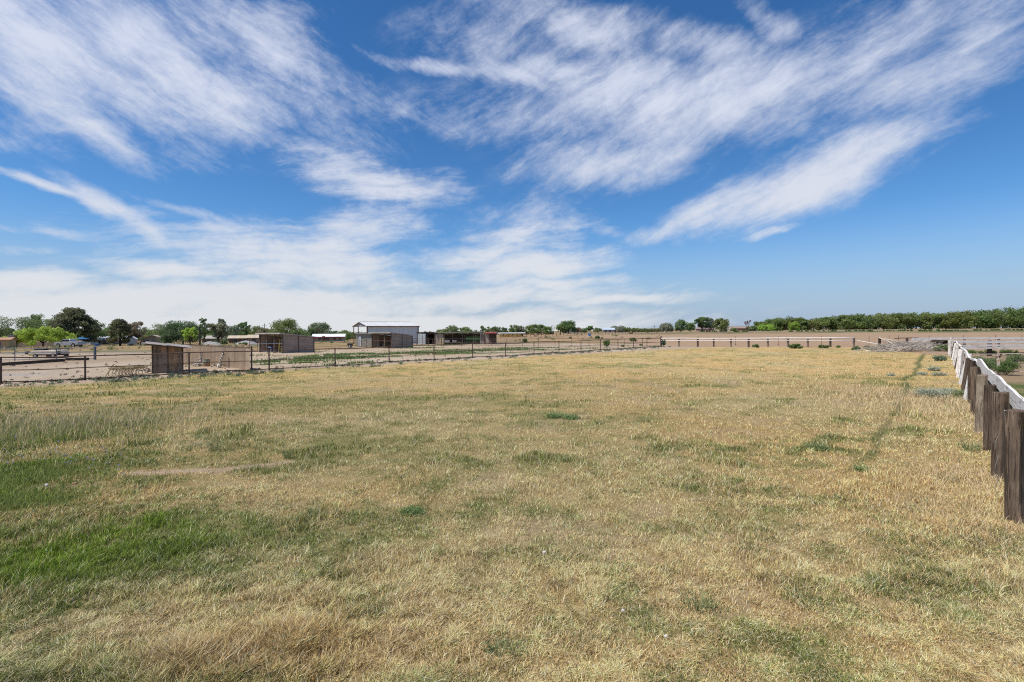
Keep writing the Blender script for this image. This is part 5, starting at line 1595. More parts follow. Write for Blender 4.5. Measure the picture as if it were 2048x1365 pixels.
bare_tree('bare_tree', 1497, 640.5, 13, 246, 'leafless reddish tree standing beside the low brown far house', 'bare')
tree('tree', 1505, 652, 22, 252, 'bush', 'mid', 'low green trees right behind the leafless reddish tree', n=700, trunk=False)
tree('tree', 1492, 661, 14, 215, 'bush', 'weed', 'dark green bush in front of the low brown far house', n=500, trunk=False)

# --- pecan orchard on the right: front row and the crowns behind it
ORD = ('first', 'second', 'third', 'fourth', 'fifth', 'sixth', 'seventh', 'eighth', 'ninth', 'tenth', 'eleventh', 'twelfth', 'thirteenth', 'fourteenth', 'fifteenth', 'sixteenth', 'seventeenth', 'eighteenth', 'nineteenth', 'twentieth', 'last')
tree('orchard_tree', 1531, 648.5, 34, 258, 'orchard', 'lime', 'pale lime-green tree in front of the left end of the big orchard', n=1700)
tree('orchard_tree', 1588, 644, 22, 258, 'orchard', 'lime', 'lighter green low tree in front of the second orchard gap', n=900)
front = [(1522, 644, 26), (1548, 637, 36), (1576, 635, 38), (1600, 636, 26), (1626, 640, 30), (1652, 634.5, 36), (1679, 631, 36), (1706, 630, 40), (1737, 629.5, 42), (1768, 628.5, 42),
         (1800, 627, 44), (1832, 625.5, 44), (1862, 628, 36), (1892, 627, 42), (1922, 622.5, 44), (1954, 621.5, 46), (1990, 620.5, 48), (2024, 616.5, 50), (2062, 614, 56), (2100, 613, 56)]
for i, (px, yt, w) in enumerate(front):
    Y = 285 - (px - 1520) * 0.03
    tree('pecan_tree', px, yt, w * 1.12, Y, 'orchard', 'orchard', '%s tree from the left in the front row of the big green orchard' % ORD[i], n=2600, group='front row of the big orchard', ls=.62)
for i, px in enumerate((1562, 1612, 1640, 1694, 1722, 1752, 1784, 1815, 1848, 1878, 1908, 1938, 1972, 2006, 2042)):
    Y = 300 - (px - 1520) * 0.03
    yt = np.interp(px, [f[0] for f in front], [f[1] for f in front]) + random.uniform(-1.5, 1.5)
    tree('pecan_tree', px, yt, 44, Y, 'orchard', 'orchard', '%s crown from the left behind the front row of the big orchard' % ORD[i], n=1300, group='second row of the big orchard', ls=.62)

# distant mesa seen between the trees
def mesa():
    Y = 2600
    pts = [(1300, 657), (1380, 655.5), (1440, 653.6), (1470, 651.8), (1500, 651.2), (1540, 651.6), (1580, 653), (1640, 655), (1700, 656)]
    mb = MB()
    for k, dy in enumerate((0, 500)):
        for (px, py) in pts:
            x = VX(px, Y); mb.v.append((x * (1 + k * .15), Y + dy, -20.0)); 
        for (px, py) in pts:
            x = VX(px, Y); mb.v.append((x * (1 + k * .15), Y + dy + (150 if k == 0 else -50), VZ(px, py, Y)))
    n = len(pts)
    for i in range(n - 1):
        mb.f += [(i, i + 1, n + i + 1, n + i), (n + i, n + i + 1, 3 * n + i + 1, 3 * n + i), (2 * n + i, 3 * n + i, 3 * n + i + 1, 2 * n + i + 1)]
    o = mb.build('hills', mat('far_hill', (0.30, 0.235, 0.20), 0.95, 0.05, 0.01, 0.0, col2=(0.24, 0.21, 0.19)))
    tag(o, kind='structure')
mesa()

# --- a continuous low far tree belt right down at the horizon on the left
def belt():
    rs = np.random.RandomState(3); bl = []
    for px in np.arange(-120, 1000, 7):
        Y = 205 + 25 * rs.rand() + (px > 640) * 60; x = VX(px, Y); z = gz(x, Y)
        hgt = VZ(px, (655.0 if px < 640 else 659) + 8 * fbm(np.array([px]), np.array([0.]), .02, 3, 9)[0], Y) - z
        for k in range(3): bl.append((x + 3 * rs.randn(), Y + 3 * rs.randn(), z + hgt * (.3 + .6 * rs.rand()), hgt * .28))
    co, tris, col = leaf_cloud(bl, 34000, 0.8, 'mid', rs)
    o = tri_mesh('far_woodland', co, tris, col, LEAF)
    tag(o, 'low dark belt of distant woodland along the horizon behind the houses', 'woodland', kind='stuff')
belt()

# --- shrubs and weeds
def shrub(px, py, wpx, hpx, tone, label, n=900, ls=None, name='shrub', group=None):
    c = G(px, py); Y = c[1]
    x = VX(px, Y); W = wpx * Y / FPX; H = hpx * Y / FPX
    n = int(n * 1.8)
    rs = np.random.RandomState(int(px * 7 + py))
    bl = crown_blobs('bush', W, H, rs)
    co, tris, col = leaf_cloud(bl, n, ls or max(0.035, Y / 967 * 1.3), tone, rs, 0.9, 0.5)
    co[:, 2] = np.abs(co[:, 2]); co[:, 2] *= H / np.percentile(co[:, 2], 99)
    mb = MB()
    for b in bl[:6]: mb.tube([(0, 0, -.05), (b[0] * .5, b[1] * .5, b[2] * .6), b[:3]], [0.015, .01, .004], 4, cap=False)
    root = thing(name, (x, Y, gz(x, Y)), label, 'shrub', group)
    o = tri_mesh('foliage', co, tris, col, LEAF); o.parent = root
    mb.build('stem', M_BARK, root)
    return root
def tuft(px, py, wpx, hpx, tone, label, n=500, name='weed', group=None, spread=.8, thick=.0045):
    c = G(px, py); x0, Y = c; z0 = gz(*c); W = wpx * Y / FPX; H = hpx * Y / FPX
    rs = np.random.RandomState(int(px * 3 + py))
    k = rs.randn(n, 2) * np.array([W * .26, W * .20]); hd = np.arctan2(k[:, 1], k[:, 0]) + rs.randn(n) * .6
    rr_ = np.hypot(k[:, 0] / (W * .5), k[:, 1] / (W * .4))
    h = H * (1.05 - .45 * np.clip(rr_, 0, 1.4)) * (.45 + .6 * rs.rand(n))
    w = thick * max(1, Y / 7) * (.7 + .6 * rs.rand(n))
    co, tris = blades(k[:, 0], k[:, 1], np.zeros(n), np.maximum(h, .01), w, rs, spread, hd)
    lo, hi = TONES[tone]; t = rs.rand(n)[:, None]; cc = [np.repeat(np.array(lo) * (1 - t) + np.array(hi) * t, 3, 0)]
    # small leaves along the stems
    m = n * 2; j = rs.randint(0, n, m); f = .3 + .7 * rs.rand(m)
    b0 = co.reshape(-1, 5, 3)[j, 0]; b1 = co.reshape(-1, 5, 3)[j, 4]; p = b0 + (b1 - b0) * f[:, None] + rs.randn(m, 3) * .006 * Y / 8
    s_ = (.010 + .010 * rs.rand(m)) * max(1, Y / 9); a1 = rs.randn(m, 3); a1 /= np.linalg.norm(a1, axis=1)[:, None]; a2 = np.cross(a1, rs.randn(m, 3)); a2 /= np.linalg.norm(a2, axis=1)[:, None]
    lv = np.stack([p + a1 * s_[:, None], p - a1 * s_[:, None] * .7 + a2 * s_[:, None] * .4, p - a1 * s_[:, None] * .7 - a2 * s_[:, None] * .4], 1).reshape(-1, 3)
    t = rs.rand(m)[:, None]; cc.append(np.array(lo) * (1 - t) + np.array(hi) * t)
    o = tri_mesh(name, np.concatenate([co, lv]), np.concatenate([tris, np.arange(m * 3).reshape(-1, 3) + len(co)]), np.concatenate(cc) * 1.1, BLADE)
    o.location = (x0, Y, z0)
    return tag(o, label, 'plant', group)
shrub(1050, 686.5, 9, 9, 'weed', 'round dark green bush by the back pipe fence, below the far hay barn')
shrub(1195, 678, 12, 6, 'mid', 'larger green bush in the dry field beyond the yard fence')
shrub(1141, 677.5, 6, 3.5, 'bush', 'tiny bush in the dry field left of the larger green bush', 300)
shrub(1092, 676, 6, 3, 'bush', 'tiny bush low in the dry field right of the hay barn', 300)
shrub(1204, 678, 6, 3, 'bush', 'small low bush touching the larger green bush in the dry field', 300)
shrub(1213, 695, 15, 14, 'weed', 'tall dark green weed clump between the two pipe fences', 1400)
shrub(1266, 684, 15, 8, 'weed', 'green weed clump against the back pipe fence near its corner', 900)
shrub(1327, 694, 9, 14, 'bluegreen', 'dark weed clump growing around the thick corner post', 800)
shrub(1245, 694, 7, 4, 'bush', 'small weed in the yard right of the tall weed clump', 300)
shrub(1282, 692, 6, 4, 'bush', 'small weed in the yard left of the corner post', 300)
shrub(1262, 668, 10, 3, 'bush', 'low bush on the far bank below the short orchard row', 300)
shrub(1513, 696, 10, 7, 'weed', 'bushy green weed at the sixth post of the white pipe fence', 900)
shrub(1507, 695, 6, 5, 'bluegreen', 'small weed just left of the bushy one at the white fence', 400)
shrub(1590, 697.5, 34, 9, 'weed', 'widest green weed mound under the white pipe fence', 2400)
shrub(1647, 696.5, 24, 6, 'weed', 'low green weed mound under the last but one bay of the white fence', 1400)
shrub(1676, 696.5, 10, 5, 'weed', 'small weed clump right of the low mound under the white fence', 500)
shrub(1714, 701, 20, 8, 'weed', 'bright green weed clump at the end post of the white pipe fence', 1300)
shrub(1737, 699, 26, 7, 'bluegreen', 'dark green weeds left of the brush pile', 1300)
shrub(1773, 697, 20, 8, 'bluegreen', 'dark weed clump inside the left of the brush pile', 1000)
shrub(1888, 703, 26, 13, 'weed', 'bright green weed mound in front of the dark timber trough', 2200)
shrub(1873, 703, 14, 8, 'weed', 'smaller green weed mound left of the one before the trough', 900)
tuft(1880, 722, 12, 14, 'bluegreen', 'upright dark weed in the dry grass below the brush pile', 300)
tuft(1868, 742, 10, 9, 'sage', 'small grey sage clump near the board fence, upper one', 400, 'sage_plant')
tuft(1862, 795, 40, 22, 'sage', 'large silver-grey sage clump left of the leaning white posts', 1300, 'sage_plant')
tuft(1897, 789, 22, 14, 'sage', 'grey sage clump right beside the large one', 600, 'sage_plant')
tuft(1878, 752, 18, 8, 'sage', 'low wide sage clump above the large grey one', 350, 'sage_plant')
tuft(1845, 751, 9, 7, 'sage', 'small purple-grey sage clump left of the low wide one', 300, 'sage_plant')
tuft(1932, 798, 24, 22, 'bush', 'green weed at the foot of the leaning white posts', 700)
tuft(1782, 752, 8, 5, 'sage', 'lone tiny grey sage in the straw left of the green track', 200, 'sage_plant')
# weeds beyond the mesh gates
shrub(2012, 751, 40, 30, 'weed', 'big feathery dark green weed behind the right mesh gate', 4200)
shrub(1962, 742, 44, 26, 'weed', 'feathery dark green weed behind the left mesh gate', 4200)
shrub(1985, 735, 30, 18, 'bush', 'pale feathery weed between the two mesh gates', 2000)
shrub(2036, 728, 34, 20, 'weed', 'dark weed at the right photo edge behind the mesh gate', 2400)
shrub(1935, 712, 30, 12, 'weed', 'green weeds under the white boards near the corner post', 1400)
shrub(1975, 712, 34, 12, 'weed', 'green weeds under the white boards left of their dark post', 1400)
shrub(2015, 712, 34, 12, 'weed', 'green weeds under the white boards right of their dark post', 1400)
# bushes on the bank along the far road
rr = random.Random(4)
k = 0
BK = []
for px in list(range(1405, 1500, 16)) + list(range(1530, 2040, 24)):
    BK.append((px + rr.uniform(-6, 6), 664 - (px - 1400) * 0.004 + rr.uniform(-.5, 1.2), rr.uniform(9, 24), rr.uniform(2, 4)))
root_bk = []
bl = []
rs = np.random.RandomState(8)
for (px, py, w, h) in BK:
    c = G(px, py); x, Y = c; z = gz(x, Y); W = w * Y / FPX; H = h * Y / FPX
    for i in range(6): bl.append((x + W * .5 * rs.uniform(-1, 1), Y + 2 * rs.uniform(-1, 1), z + H * rs.uniform(.2, .6), H * .45))
co, tris, col = leaf_cloud(bl, 9000, .45, 'weed', rs)
tag(tri_mesh('bank_scrub', co, tris, col, LEAF), 'patchy green scrub along the far bank between tilled field and orchard', 'scrub', kind='stuff')
# straw weeds beyond the yard at left and in the dry field: clumps nobody could count
rs = np.random.RandomState(18); bl = []; bl2 = []
for i in range(420):
    px = rs.uniform(-40, 1320); 
    if px < 620: Y = rs.uniform(80, 135)
    else: Y = rs.uniform(118, 230)
    if 500 < px < 1000 and Y < 130: continue
    x = VX(px, Y); z = gz(x, Y); (bl if rs.rand() < .6 else bl2).append((x, Y, z + .12, rs.uniform(.25, .75)))
for b, t in ((bl, 'dry'), (bl2, 'bush')):
    co, tris, col = leaf_cloud(b, 7000, .22, t, rs)
    co[:, 2] = np.maximum(co[:, 2], gz_np(co[:, 0], co[:, 1]) + .02)
    tag(tri_mesh('dry_weeds' if t == 'dry' else 'green_weeds', co, tris, col, LEAF), ('straw-coloured' if t == 'dry' else 'dull green') + ' weed clumps scattered over the rough ground beyond the yard', 'weeds', kind='stuff')
# ------------------------------------------------------------------ vehicles and yard clutter
RUBBER = mat('tyre_rubber', (0.025, 0.025, 0.025), 0.85, 0.1, 5)
CHROME = mat('wheel_rim', (0.55, 0.55, 0.56), 0.35, 0.05, 5, metal=0.6)

def lathe_y(mb, c, prof, n=20):
    """ring profile [(radius, y)] about the local y axis through c"""
    b = len(mb.v); m = len(prof)
    for k in range(n):
        t = 2 * math.pi * k / n
        for (r, y) in prof: mb.v.append((c[0] + r * math.cos(t), c[1] + y, c[2] + r * math.sin(t)))
    for k in range(n):
        for j in range(m - 1):
            mb.f.append((b + k * m + j, b + k * m + j + 1, b + ((k + 1) % n) * m + j + 1, b + ((k + 1) % n) * m + j))
    return mb

def wheel(root, c, R_=0.37, w=0.24):
    t = lathe_y(MB(), (0, 0, 0), [(R_ * .62, -w / 2), (R_ * .95, -w / 2), (R_, -w / 2 + .03), (R_, w / 2 - .03), (R_ * .95, w / 2), (R_ * .62, w / 2), (R_ * .62, -w / 2)])
    e = bpy.data.objects.new('wheel', None); COL.objects.link(e); e.parent = root; e.location = c
    t.build('tyre', RUBBER, e, smooth=False)
    m = lathe_y(MB(), (0, 0, 0), [(0.0, -w / 2 + .05), (R_ * .18, -w / 2 + .03), (R_ * .3, -w / 2 + .06), (R_ * .6, -w / 2 + .02), (R_ * .63, -w / 2 + .02), (R_ * .63, w / 2 - .03), (0, w / 2 - .03)])
    m.build('rim', CHROME, e)

def pickup():
    Y = 103.0
    x0 = VX(107, Y); L_ = VX(155.5, Y) - x0
    z = gz(x0, Y)
    root = thing('pickup_truck', (x0, Y, z + .12), 'silver crew-cab pickup truck parked facing left beside the lime-green mesquite', 'pickup')
    paint = bpy.data.materials.new('silver_car_paint'); paint.use_nodes = True
    b = paint.node_tree.nodes['Principled BSDF']; b.inputs['Base Color'].default_value = (0.40, 0.40, 0.42, 1); b.inputs['Metallic'].default_value = 0.25
    b.inputs['Roughness'].default_value = 0.35; b.inputs['Coat Weight'].default_value = 0.5
    s = L_ / 5.7
    P = lambda pts: [(x * s, zz) for x, zz in pts]
    W = 1.9
    # lower body with wheel arches, hood, bed
    prof = [(0.02, .55), (0.0, .85), (0.12, 1.02), (1.35, 1.16), (5.66, 1.16), (5.7, .62), (5.25, .50)]
    def arch(cx, r=.46, n=8): return [(cx + r * math.cos(t), .40 + r * math.sin(t)) for t in [math.pi * k / n for k in range(n + 1)]]
    bottom = [(5.25, .50)] + arch(4.55) + [(3.9, .38), (1.75, .38)] + arch(1.02) + [(.35, .45)]
    pr = P([(0.02, .55), (0.0, .85), (0.12, 1.02), (1.30, 1.14), (5.66, 1.18), (5.7, .62)] + bottom)
    mb = MB(); prism_y(mb, 0, W, pr[::-1]); mb.build('body', paint, root, bevel=0.03)
    cab = P([(1.35, 1.13), (2.05, 1.68), (2.35, 1.74), (3.55, 1.74), (3.75, 1.68), (3.9, 1.16)])
    mb = MB(); prism_y(mb, .09, W - .09, cab[::-1]); mb.build('cab', paint, root, bevel=0.04)
    for (pts, nm) in (([(1.62, 1.20), (2.10, 1.62), (2.55, 1.66), (2.55, 1.20)], 'window'), ([(2.65, 1.20), (2.65, 1.66), (3.45, 1.66), (3.62, 1.20)], 'window')):
        for y0, y1 in ((.06, .095), (W - .095, W - .06)):
            mb = MB(); prism_y(mb, y0, y1, P(pts)[::-1]); mb.build(nm, GLASS, root)
    mb = MB(); mb.beam((1.36 * s, W / 2, 1.16), (2.02 * s, W / 2, 1.66), W - .35, 0.03, up=(0, 0, 1)); mb.build('windscreen', GLASS, root)
    for cx in (1.02, 4.55):
        for y in (.10, W - .10): wheel(root, (cx * s, y, .39))
    for y in (.3, W - .3): MB().box((0.03, y, .88), (0.08, .34, .16)).build('headlight', mat('lamp_lens', (0.7, 0.7, 0.68), .2), root)
    MB().box((0.0, W / 2, .60), (0.14, W - .1, .18)).build('bumper', CHROME, root)
    MB().box((5.72 * s, W / 2, .60), (0.12, W - .1, .16)).build('bumper', CHROME, root)
    MB().box((1.7 * s, -.08, 1.22), (.1, .16, .14)).build('mirror', M_DARKSTEEL, root)
pickup()

def low_trailer():
    """cream fibreglass boat-like cover lying on a low black trailer"""
    c = G(50, 717); Y = c[1]; x0 = VX(49, Y); x1 = VX(118, Y); L_ = x1 - x0; z = gz(x0, Y)
    root = thing('flat_trailer', (x0, Y, z), 'low flatbed trailer with a pale boxy body and black mudguards in the gravel yard', 'trailer')
    cream = mat('chalky_cream_panel', (0.58, 0.49, 0.40), 0.6, 0.1, 1.5)
    mb = MB(); prism_y(mb, 0.0, 1.7, [(0.2, .42), (L_ * .93, .42), (L_ * .93, .60), (L_ * .88, .88), (L_ * .25, .86), (0.16, .48)]); mb.build('body', cream, root, bevel=.05)
    MB().box((L_ * .28, .85, .98), (L_ * .27, .7, .22)).build('tool_box', M_DARKSTEEL, root)
    MB().box((L_ * .5, .85, .34), (L_ * .86, 1.3, .12)).build('chassis', M_DARKSTEEL, root)
    MB().box((L_ * .18, -.02, .36), (L_ * .14, .06, .09)).build('drawbar_plate', mat('yellow_paint', (0.55, 0.42, 0.05), .5), root)
    for x in (L_ * .30, L_ * .82): 
        for y in (.05, 1.65): wheel(root, (x, y, .26), .26, .18)
    for x in (L_ * .05, L_ * .95): MB().box((x, .1, .62), (L_ * .09, .3, .34)).build('mudguard', M_DARKSTEEL, root, bevel=.04)
    MB().beam((L_ * .45, 1.2, 1.05), (L_ * 1.03, 1.2, 1.0), .06, .06).build('rail', M_DARKSTEEL, root)
    for x in (L_ * .45, L_ * .6, L_ * .75, L_ * .98): MB().box((x, 1.2, .93), (.05, .05, .22)).build('rail_post', M_DARKSTEEL, root)
low_trailer()

def umbrella():
    Y = 118.0; x = VX(163, Y); z = gz(x, Y); h = VZ(163, 674.5, Y) - z; W = VX(176, Y) - VX(150.5, Y)
    root = thing('patio_umbrella', (x, Y, z), 'blue two-tier patio umbrella on a white pole right of the silver pickup', 'umbrella')
    blue = mat('blue_canvas', (0.05, 0.19, 0.40), .8, .08, 2)
    def canopy(r, z0, z1, name, par):
        mb = MB(); n = 8
        mb.v.append((0, 0, z1))
        for k in range(n):
            t = 2 * math.pi * (k + .5) / n; mb.v.append((r * math.cos(t), r * math.sin(t), z0))
        for k in range(n):
            t = 2 * math.pi * (k + .5) / n; mb.v.append((r * math.cos(t), r * math.sin(t), z0 - .14))
        for k in range(n):
            mb.f.append((0, 1 + k, 1 + (k + 1) % n)); mb.f.append((1 + k, 1 + n + k, 1 + n + (k + 1) % n, 1 + (k + 1) % n))
        return mb.build(name, blue, par)
    c = canopy(W / 2, h * .80, h * .93, 'canopy', root)
    canopy(W * .24, h * .93, h, 'top_canopy', root)
    MB().tube([(0, 0, 0), (0, 0, h * .95)], .06, 8).build('pole', mat('white_pole', (.75, .75, .75), .5), root)
    MB().tube([(0, 0, 0), (0, 0, .1)], .35, 12).build('base', mat('white_pole', (.75, .75, .75)), root)
umbrella()

# blue rail round the umbrella, bins, clutter
Y = 121.0
a = (VX(149, Y), Y); b = (VX(196, Y), Y)
rail_fence('low_rail_fence', a, b, 6, 1.0, (.45, .7, .97), mat('pale_blue_rail', (0.22, 0.32, 0.42), .6, .1, 2), 'low pale blue rail fence behind the blue patio umbrella', .045, .05)
x = VX(195, 116)
r = thing('plastic_bin', (x, 116, gz(x, 116)), 'bright blue plastic tub on the ground right of the blue umbrella', 'tub')
mb = MB(); mb.tube([(0, 0, 0), (0, 0, .55)], [.42, .52], 14); mb.build('tub', mat('blue_plastic', (0.05, 0.17, 0.42), .5, .05), r); MB().tube([(0, 0, .55), (0, 0, .60)], [.56, .56], 14).build('rim', mat('blue_plastic', (0, 0, 0)), r)
x = VX(1179, 175)
r = thing('plastic_barrel', (x, 175, gz(x, 175)), 'small bright blue barrel far off in the dry field below the pale far house', 'barrel')
MB().tube([(0, 0, 0), (0, 0, .25), (0, 0, .6), (0, 0, .9)], [.40, .46, .46, .40], 14).build('body', mat('blue_plastic', (0, 0, 0)), r); MB().tube([(0, 0, .9), (0, 0, .96)], [.42, .42], 14).build('lid', mat('blue_plastic', (0, 0, 0)), r)

# tracked digger beside the white shed
def digger():
    Y = 124.0; x = VX(281, Y); z = gz(x, Y)
    root = thing('small_tractor', (x, Y, z), 'small tan tractor with black wheels parked beside the white garden shed', 'tractor')
    tan = mat('tan_machine_paint', (0.42, 0.27, 0.13), .6, .15, 3)
    MB().box((0, 0, .85), (1.5, .8, .6)).build('engine_hood', tan, root, bevel=.06)
    MB().box((1.1, 0, 1.15), (.9, 1.0, .3)).build('seat', M_DARKSTEEL, root)
    MB().box((.7, 0, 1.7), (.07, .07, 1.2)).build('exhaust', M_DARKSTEEL, root)
    for (xx, rr_) in ((-.6, .38), (1.0, .62)):
        for y in (-.6, .6): wheel(root, (xx, y, rr_), rr_, .3)
digger()

# gravel mounds
def mound(name, px0, px1, pyt, Y, col, label, cat='mound', seed=1, D=None):
    x0, x1 = VX(px0, Y), VX(px1, Y); z = gz((x0 + x1) / 2, Y); h = VZ((px0 + px1) / 2, pyt, Y) - z; W = x1 - x0; D = D or W * .7
    mb = MB(); nx, ny = 30, 14
    for j in range(ny + 1):
        for i in range(nx + 1):
            u = -1 + 2 * i / nx; v = -1 + 2 * j / ny
            q = max(0, 1 - (u * u + v * v)) ** .8
            nz = float(fbm(np.array([u * 3 + seed]), np.array([v * 3.0]), 1.0, 4, seed)[0])
            mb.v.append((u * W / 2, v * D / 2, max(-0.05, h * q * (.65 + .7 * nz) - (0.05 if q <= 0 else 0))))
    for j in range(ny):
        for i in range(nx):
            a = j * (nx + 1) + i; mb.f.append((a, a + 1, a + nx + 2, a + nx + 1))
    o = mb.build(name, mat('mound_' + str(px0), col, .95, .15, 2.0, .1, bump=.6, bscale=8), smooth=True)
    o.location = ((x0 + x1) / 2, Y, z); tag(o, label, cat)
mound('gravel_mound', 400, 443, 683.5, 118, (0.40, 0.38, 0.36), 'long grey gravel mound behind the tan windbreak, left one')
mound('gravel_mound', 470, 516, 682.5, 118, (0.42, 0.38, 0.36), 'long grey gravel mound left of the large plank shelter, right one', seed=3)
mound('dirt_mound', 366, 470, 734, 37.2, (0.50, 0.37, 0.25), 'low pale rubble and dirt heap spread inside the tan windbreak', seed=5, D=4.5)
shrub(426, 690, 22, 8, 'weed', 'round green weeds growing in front of the left gravel mound', 900)
shrub(448, 691, 12, 12, 'bush', 'upright bush between the two gravel mounds', 700)
shrub(469, 684, 16, 12, 'red', 'brown leafy bush before the dark-walled tan-roofed house', 700)
shrub(487, 691, 20, 6, 'weed', 'low green weeds before the right gravel mound', 700)

# big beams and old machinery lying in the yard
for (p, q, th, lab) in (((-20, 734), (128, 723.5), .28, 'long brown timber beam lying in the gravel behind the chain link, left one'),
                        ((131, 721.5), (178, 720.8), .26, 'short brown timber beam lying before the blue-grey end post')):
    a, b = G(*p), G(*q)
    o = MB().beam((0, 0, 0), (b[0] - a[0], b[1] - a[1], gz(*b) - gz(*a)), th, th).build('timber_beam', W_DARKX, bevel=.02)
    o.location = (a[0], a[1], gz(*a) + th / 2); tag(o, lab, 'beam')

def harrow():
    c = G(214, 755); c = (c[0], c[1] + .6); Y = c[1]
    x0 = VX(216, Y); x1 = VX(272, Y); z = gz(x0, Y); W = x1 - x0
    root = thing('old_harrow', (x0, Y, z), 'rusty yellow-brown old farm harrow lying just behind the chain link fence', 'farm tool')
    ym = mat('rusty_yellow_iron', (0.50, 0.41, 0.20), .8, .2, 5, col2=(0.24, 0.17, 0.09))
    rn = random.Random(5)
    for y in (0, .35, .7, 1.05):
        MB().beam((.05 + y * .2, y, .46 + rn.uniform(-.1, .1)), (W - .1, y, .5 + rn.uniform(-.1, .1)), .11, .10).build('bar', ym, root)
    for k in range(7):
        x = .15 + k * (W - .4) / 6
        MB().beam((x, -.05, .42), (x + rn.uniform(-.1, .1), 1.1, .50), .05, .06).build('cross_bar', ym, root)
        for y in (0, .5, 1.0):
            mb = MB(); mb.tube([(x, y, .45), (x - .08, y, .3), (x - .16, y, .12), (x - .1, y, 0.0)], .022, 5); mb.build('tine', ym, root)
    mb = MB(); mb.tube([(-.15, 0, .02), (.25, .1, .75), (.5, .3, .5)], .03, 5); mb.tube([(.2, .1, .7), (.6, .0, .3)], .025, 5); mb.build('lift_arm', ym, root)
harrow()

def scrap():
    c = G(289, 749); Y = c[1] + .5; x0 = VX(288, Y); z = gz(x0, Y)
    root = thing('scrap_heap', (x0, Y, z), 'small black tangle of scrap iron left of the little tool shed', 'scrap')
    rn = random.Random(9); m = M_DARKSTEEL
    for k in range(14):
        a = Vector((rn.uniform(0, .5), rn.uniform(-.2, .3), rn.uniform(0.02, .3))); b = a + Vector((rn.uniform(-.3, .3), rn.uniform(-.2, .2), rn.uniform(-.05, .2)))
        b.z = max(b.z, .02)
        MB().tube([a, (a + b) / 2 + Vector((0, 0, .05)), b], rn.uniform(.012, .035), 5).build('scrap_bar', m if k % 3 else M_PIPE, root)
scrap()

def cholla(px, pyt, pyb, lean, label):
    Y = 39.0 if px < 420 else 36.6
    x = VX(px, Y); z = gz(x, Y); h = VZ(px, pyt, Y) - z
    m = bpy.data.materials.get('mottled_dead_cactus')
    if not m:
        m = bpy.data.materials.new('mottled_dead_cactus'); m.use_nodes = True
        T = NT(m.node_tree); bs = m.node_tree.nodes['Principled BSDF']
        vn = T.n('ShaderNodeTexVoronoi'); T.link(T.n('ShaderNodeTexCoord').outputs['Object'], vn.inputs['Vector']); vn.inputs['Scale'].default_value = 9
        c = T.mix(T.rng(vn.outputs['Distance'], .38, .52), (0.05, 0.04, 0.03), (0.60, 0.54, 0.46)); T.link(c, bs.inputs['Base Color']); bs.inputs['Roughness'].default_value = .9
    root = thing('dead_cactus_post', (x, Y, z), label, 'ornament')
    rn = random.Random(px); mb = MB()
    pts = []; rs_ = []
    for k in range(14):
        f = k / 13; pts.append((lean * f + .03 * rn.uniform(-1, 1), -.1, h * f)); rs_.append(.10 * (1 + .35 * (k % 2)) * (1 - .3 * f))
    mb.tube(pts, rs_, 9); mb.build('trunk', m, root)
    for k in range(5):
        a = rn.uniform(0, 6.28); mb = MB(); p = Vector((0, -.1, .08))
        mb.tube([p, p + Vector((.25 * math.cos(a), .2 * math.sin(a), .18)), p + Vector((.5 * math.cos(a), .35 * math.sin(a), .02 + .1 * rn.random()))], [.06, .07, .04], 7); mb.build('dead_limb', m, root)
cholla(401, 706, 732, .12, 'black and white mottled upright cactus trunk left of the two-tone barrel')
cholla(438, 704, 739, .42, 'leaning black and white mottled cactus trunk at the bend of the tan windbreak')

def barrel(px, Y, h, r, c1, c2, label, name='steel_barrel', cat='barrel', group=None):
    x = VX(px, Y); z = gz(x, Y)
    root = thing(name, (x, Y, z), label, cat, group)
    MB().tube([(0, 0, 0), (0, 0, h * .5)], r, 16).build('lower_body', mat('barrel_low' + str(px), c1, .7, .2, 5), root)
    MB().tube([(0, 0, h * .5), (0, 0, h)], r, 16, ).build('upper_body', mat('barrel_up' + str(px), c2, .6, .15, 5), root)
    for f in (.02, .5, .99): MB().tube([(0, 0, h * f - .015), (0, 0, h * f + .015)], r + .012, 16).build('hoop', mat('barrel_up' + str(px), c2), root)
barrel(412.5, 37.8, .66, .24, (0.38, 0.22, 0.10), (0.30, 0.33, 0.24), 'two-tone steel barrel, grey-green above and rusty below, before the windbreak')
barrel(881, 90, 1.55, .17, (0.55, 0.42, 0.22), (0.58, 0.48, 0.30), 'left of two slim cream-yellow drums standing before the stall row', 'slim_drum', 'drum', 'two slim drums before the stalls')
barrel(886.5, 89.5, 1.55, .17, (0.50, 0.34, 0.16), (0.58, 0.46, 0.26), 'right of two slim cream-yellow drums standing before the stall row', 'slim_drum', 'drum', 'two slim drums before the stalls')

# horse panels and gates round the sheds
def panel(p0, p1, Y0, Y1, h, nr, m_, label, name='corral_fence', cat='fence', base=0.15, group='corral panels'):
    a = (VX(p0, Y0), Y0); b = (VX(p1, Y1), Y1); z = gz(*a); zb = gz(*b) - z
    root = thing(name, (a[0], a[1], z), label, cat, group)
    vx, vy = b[0] - a[0], b[1] - a[1]
    MB().tube([(0, 0, -.05), (0, 0, h), (vx, vy, zb + h), (vx, vy, zb - .05)], .034, 6).build('frame', m_, root)
    for k in range(nr):
        hh = base + (h - base) * k / nr
        MB().tube([(0, 0, hh), (vx, vy, zb + hh)], .024, 6).build('rail', m_, root)
GREENP = mat('green_gate_paint', (0.10, 0.27, 0.09), .6, .1, 3)
panel(932, 960, 99, 98.6, 1.5, 5, GREENP, 'green metal gate across the right bays of the stall row', 'farm_gate', 'gate')
panel(719, 733, 86.5, 84.0, 1.5, 5, M_PIPE, 'grey pipe gate standing open before the white door of the store room', 'farm_gate', 'gate')
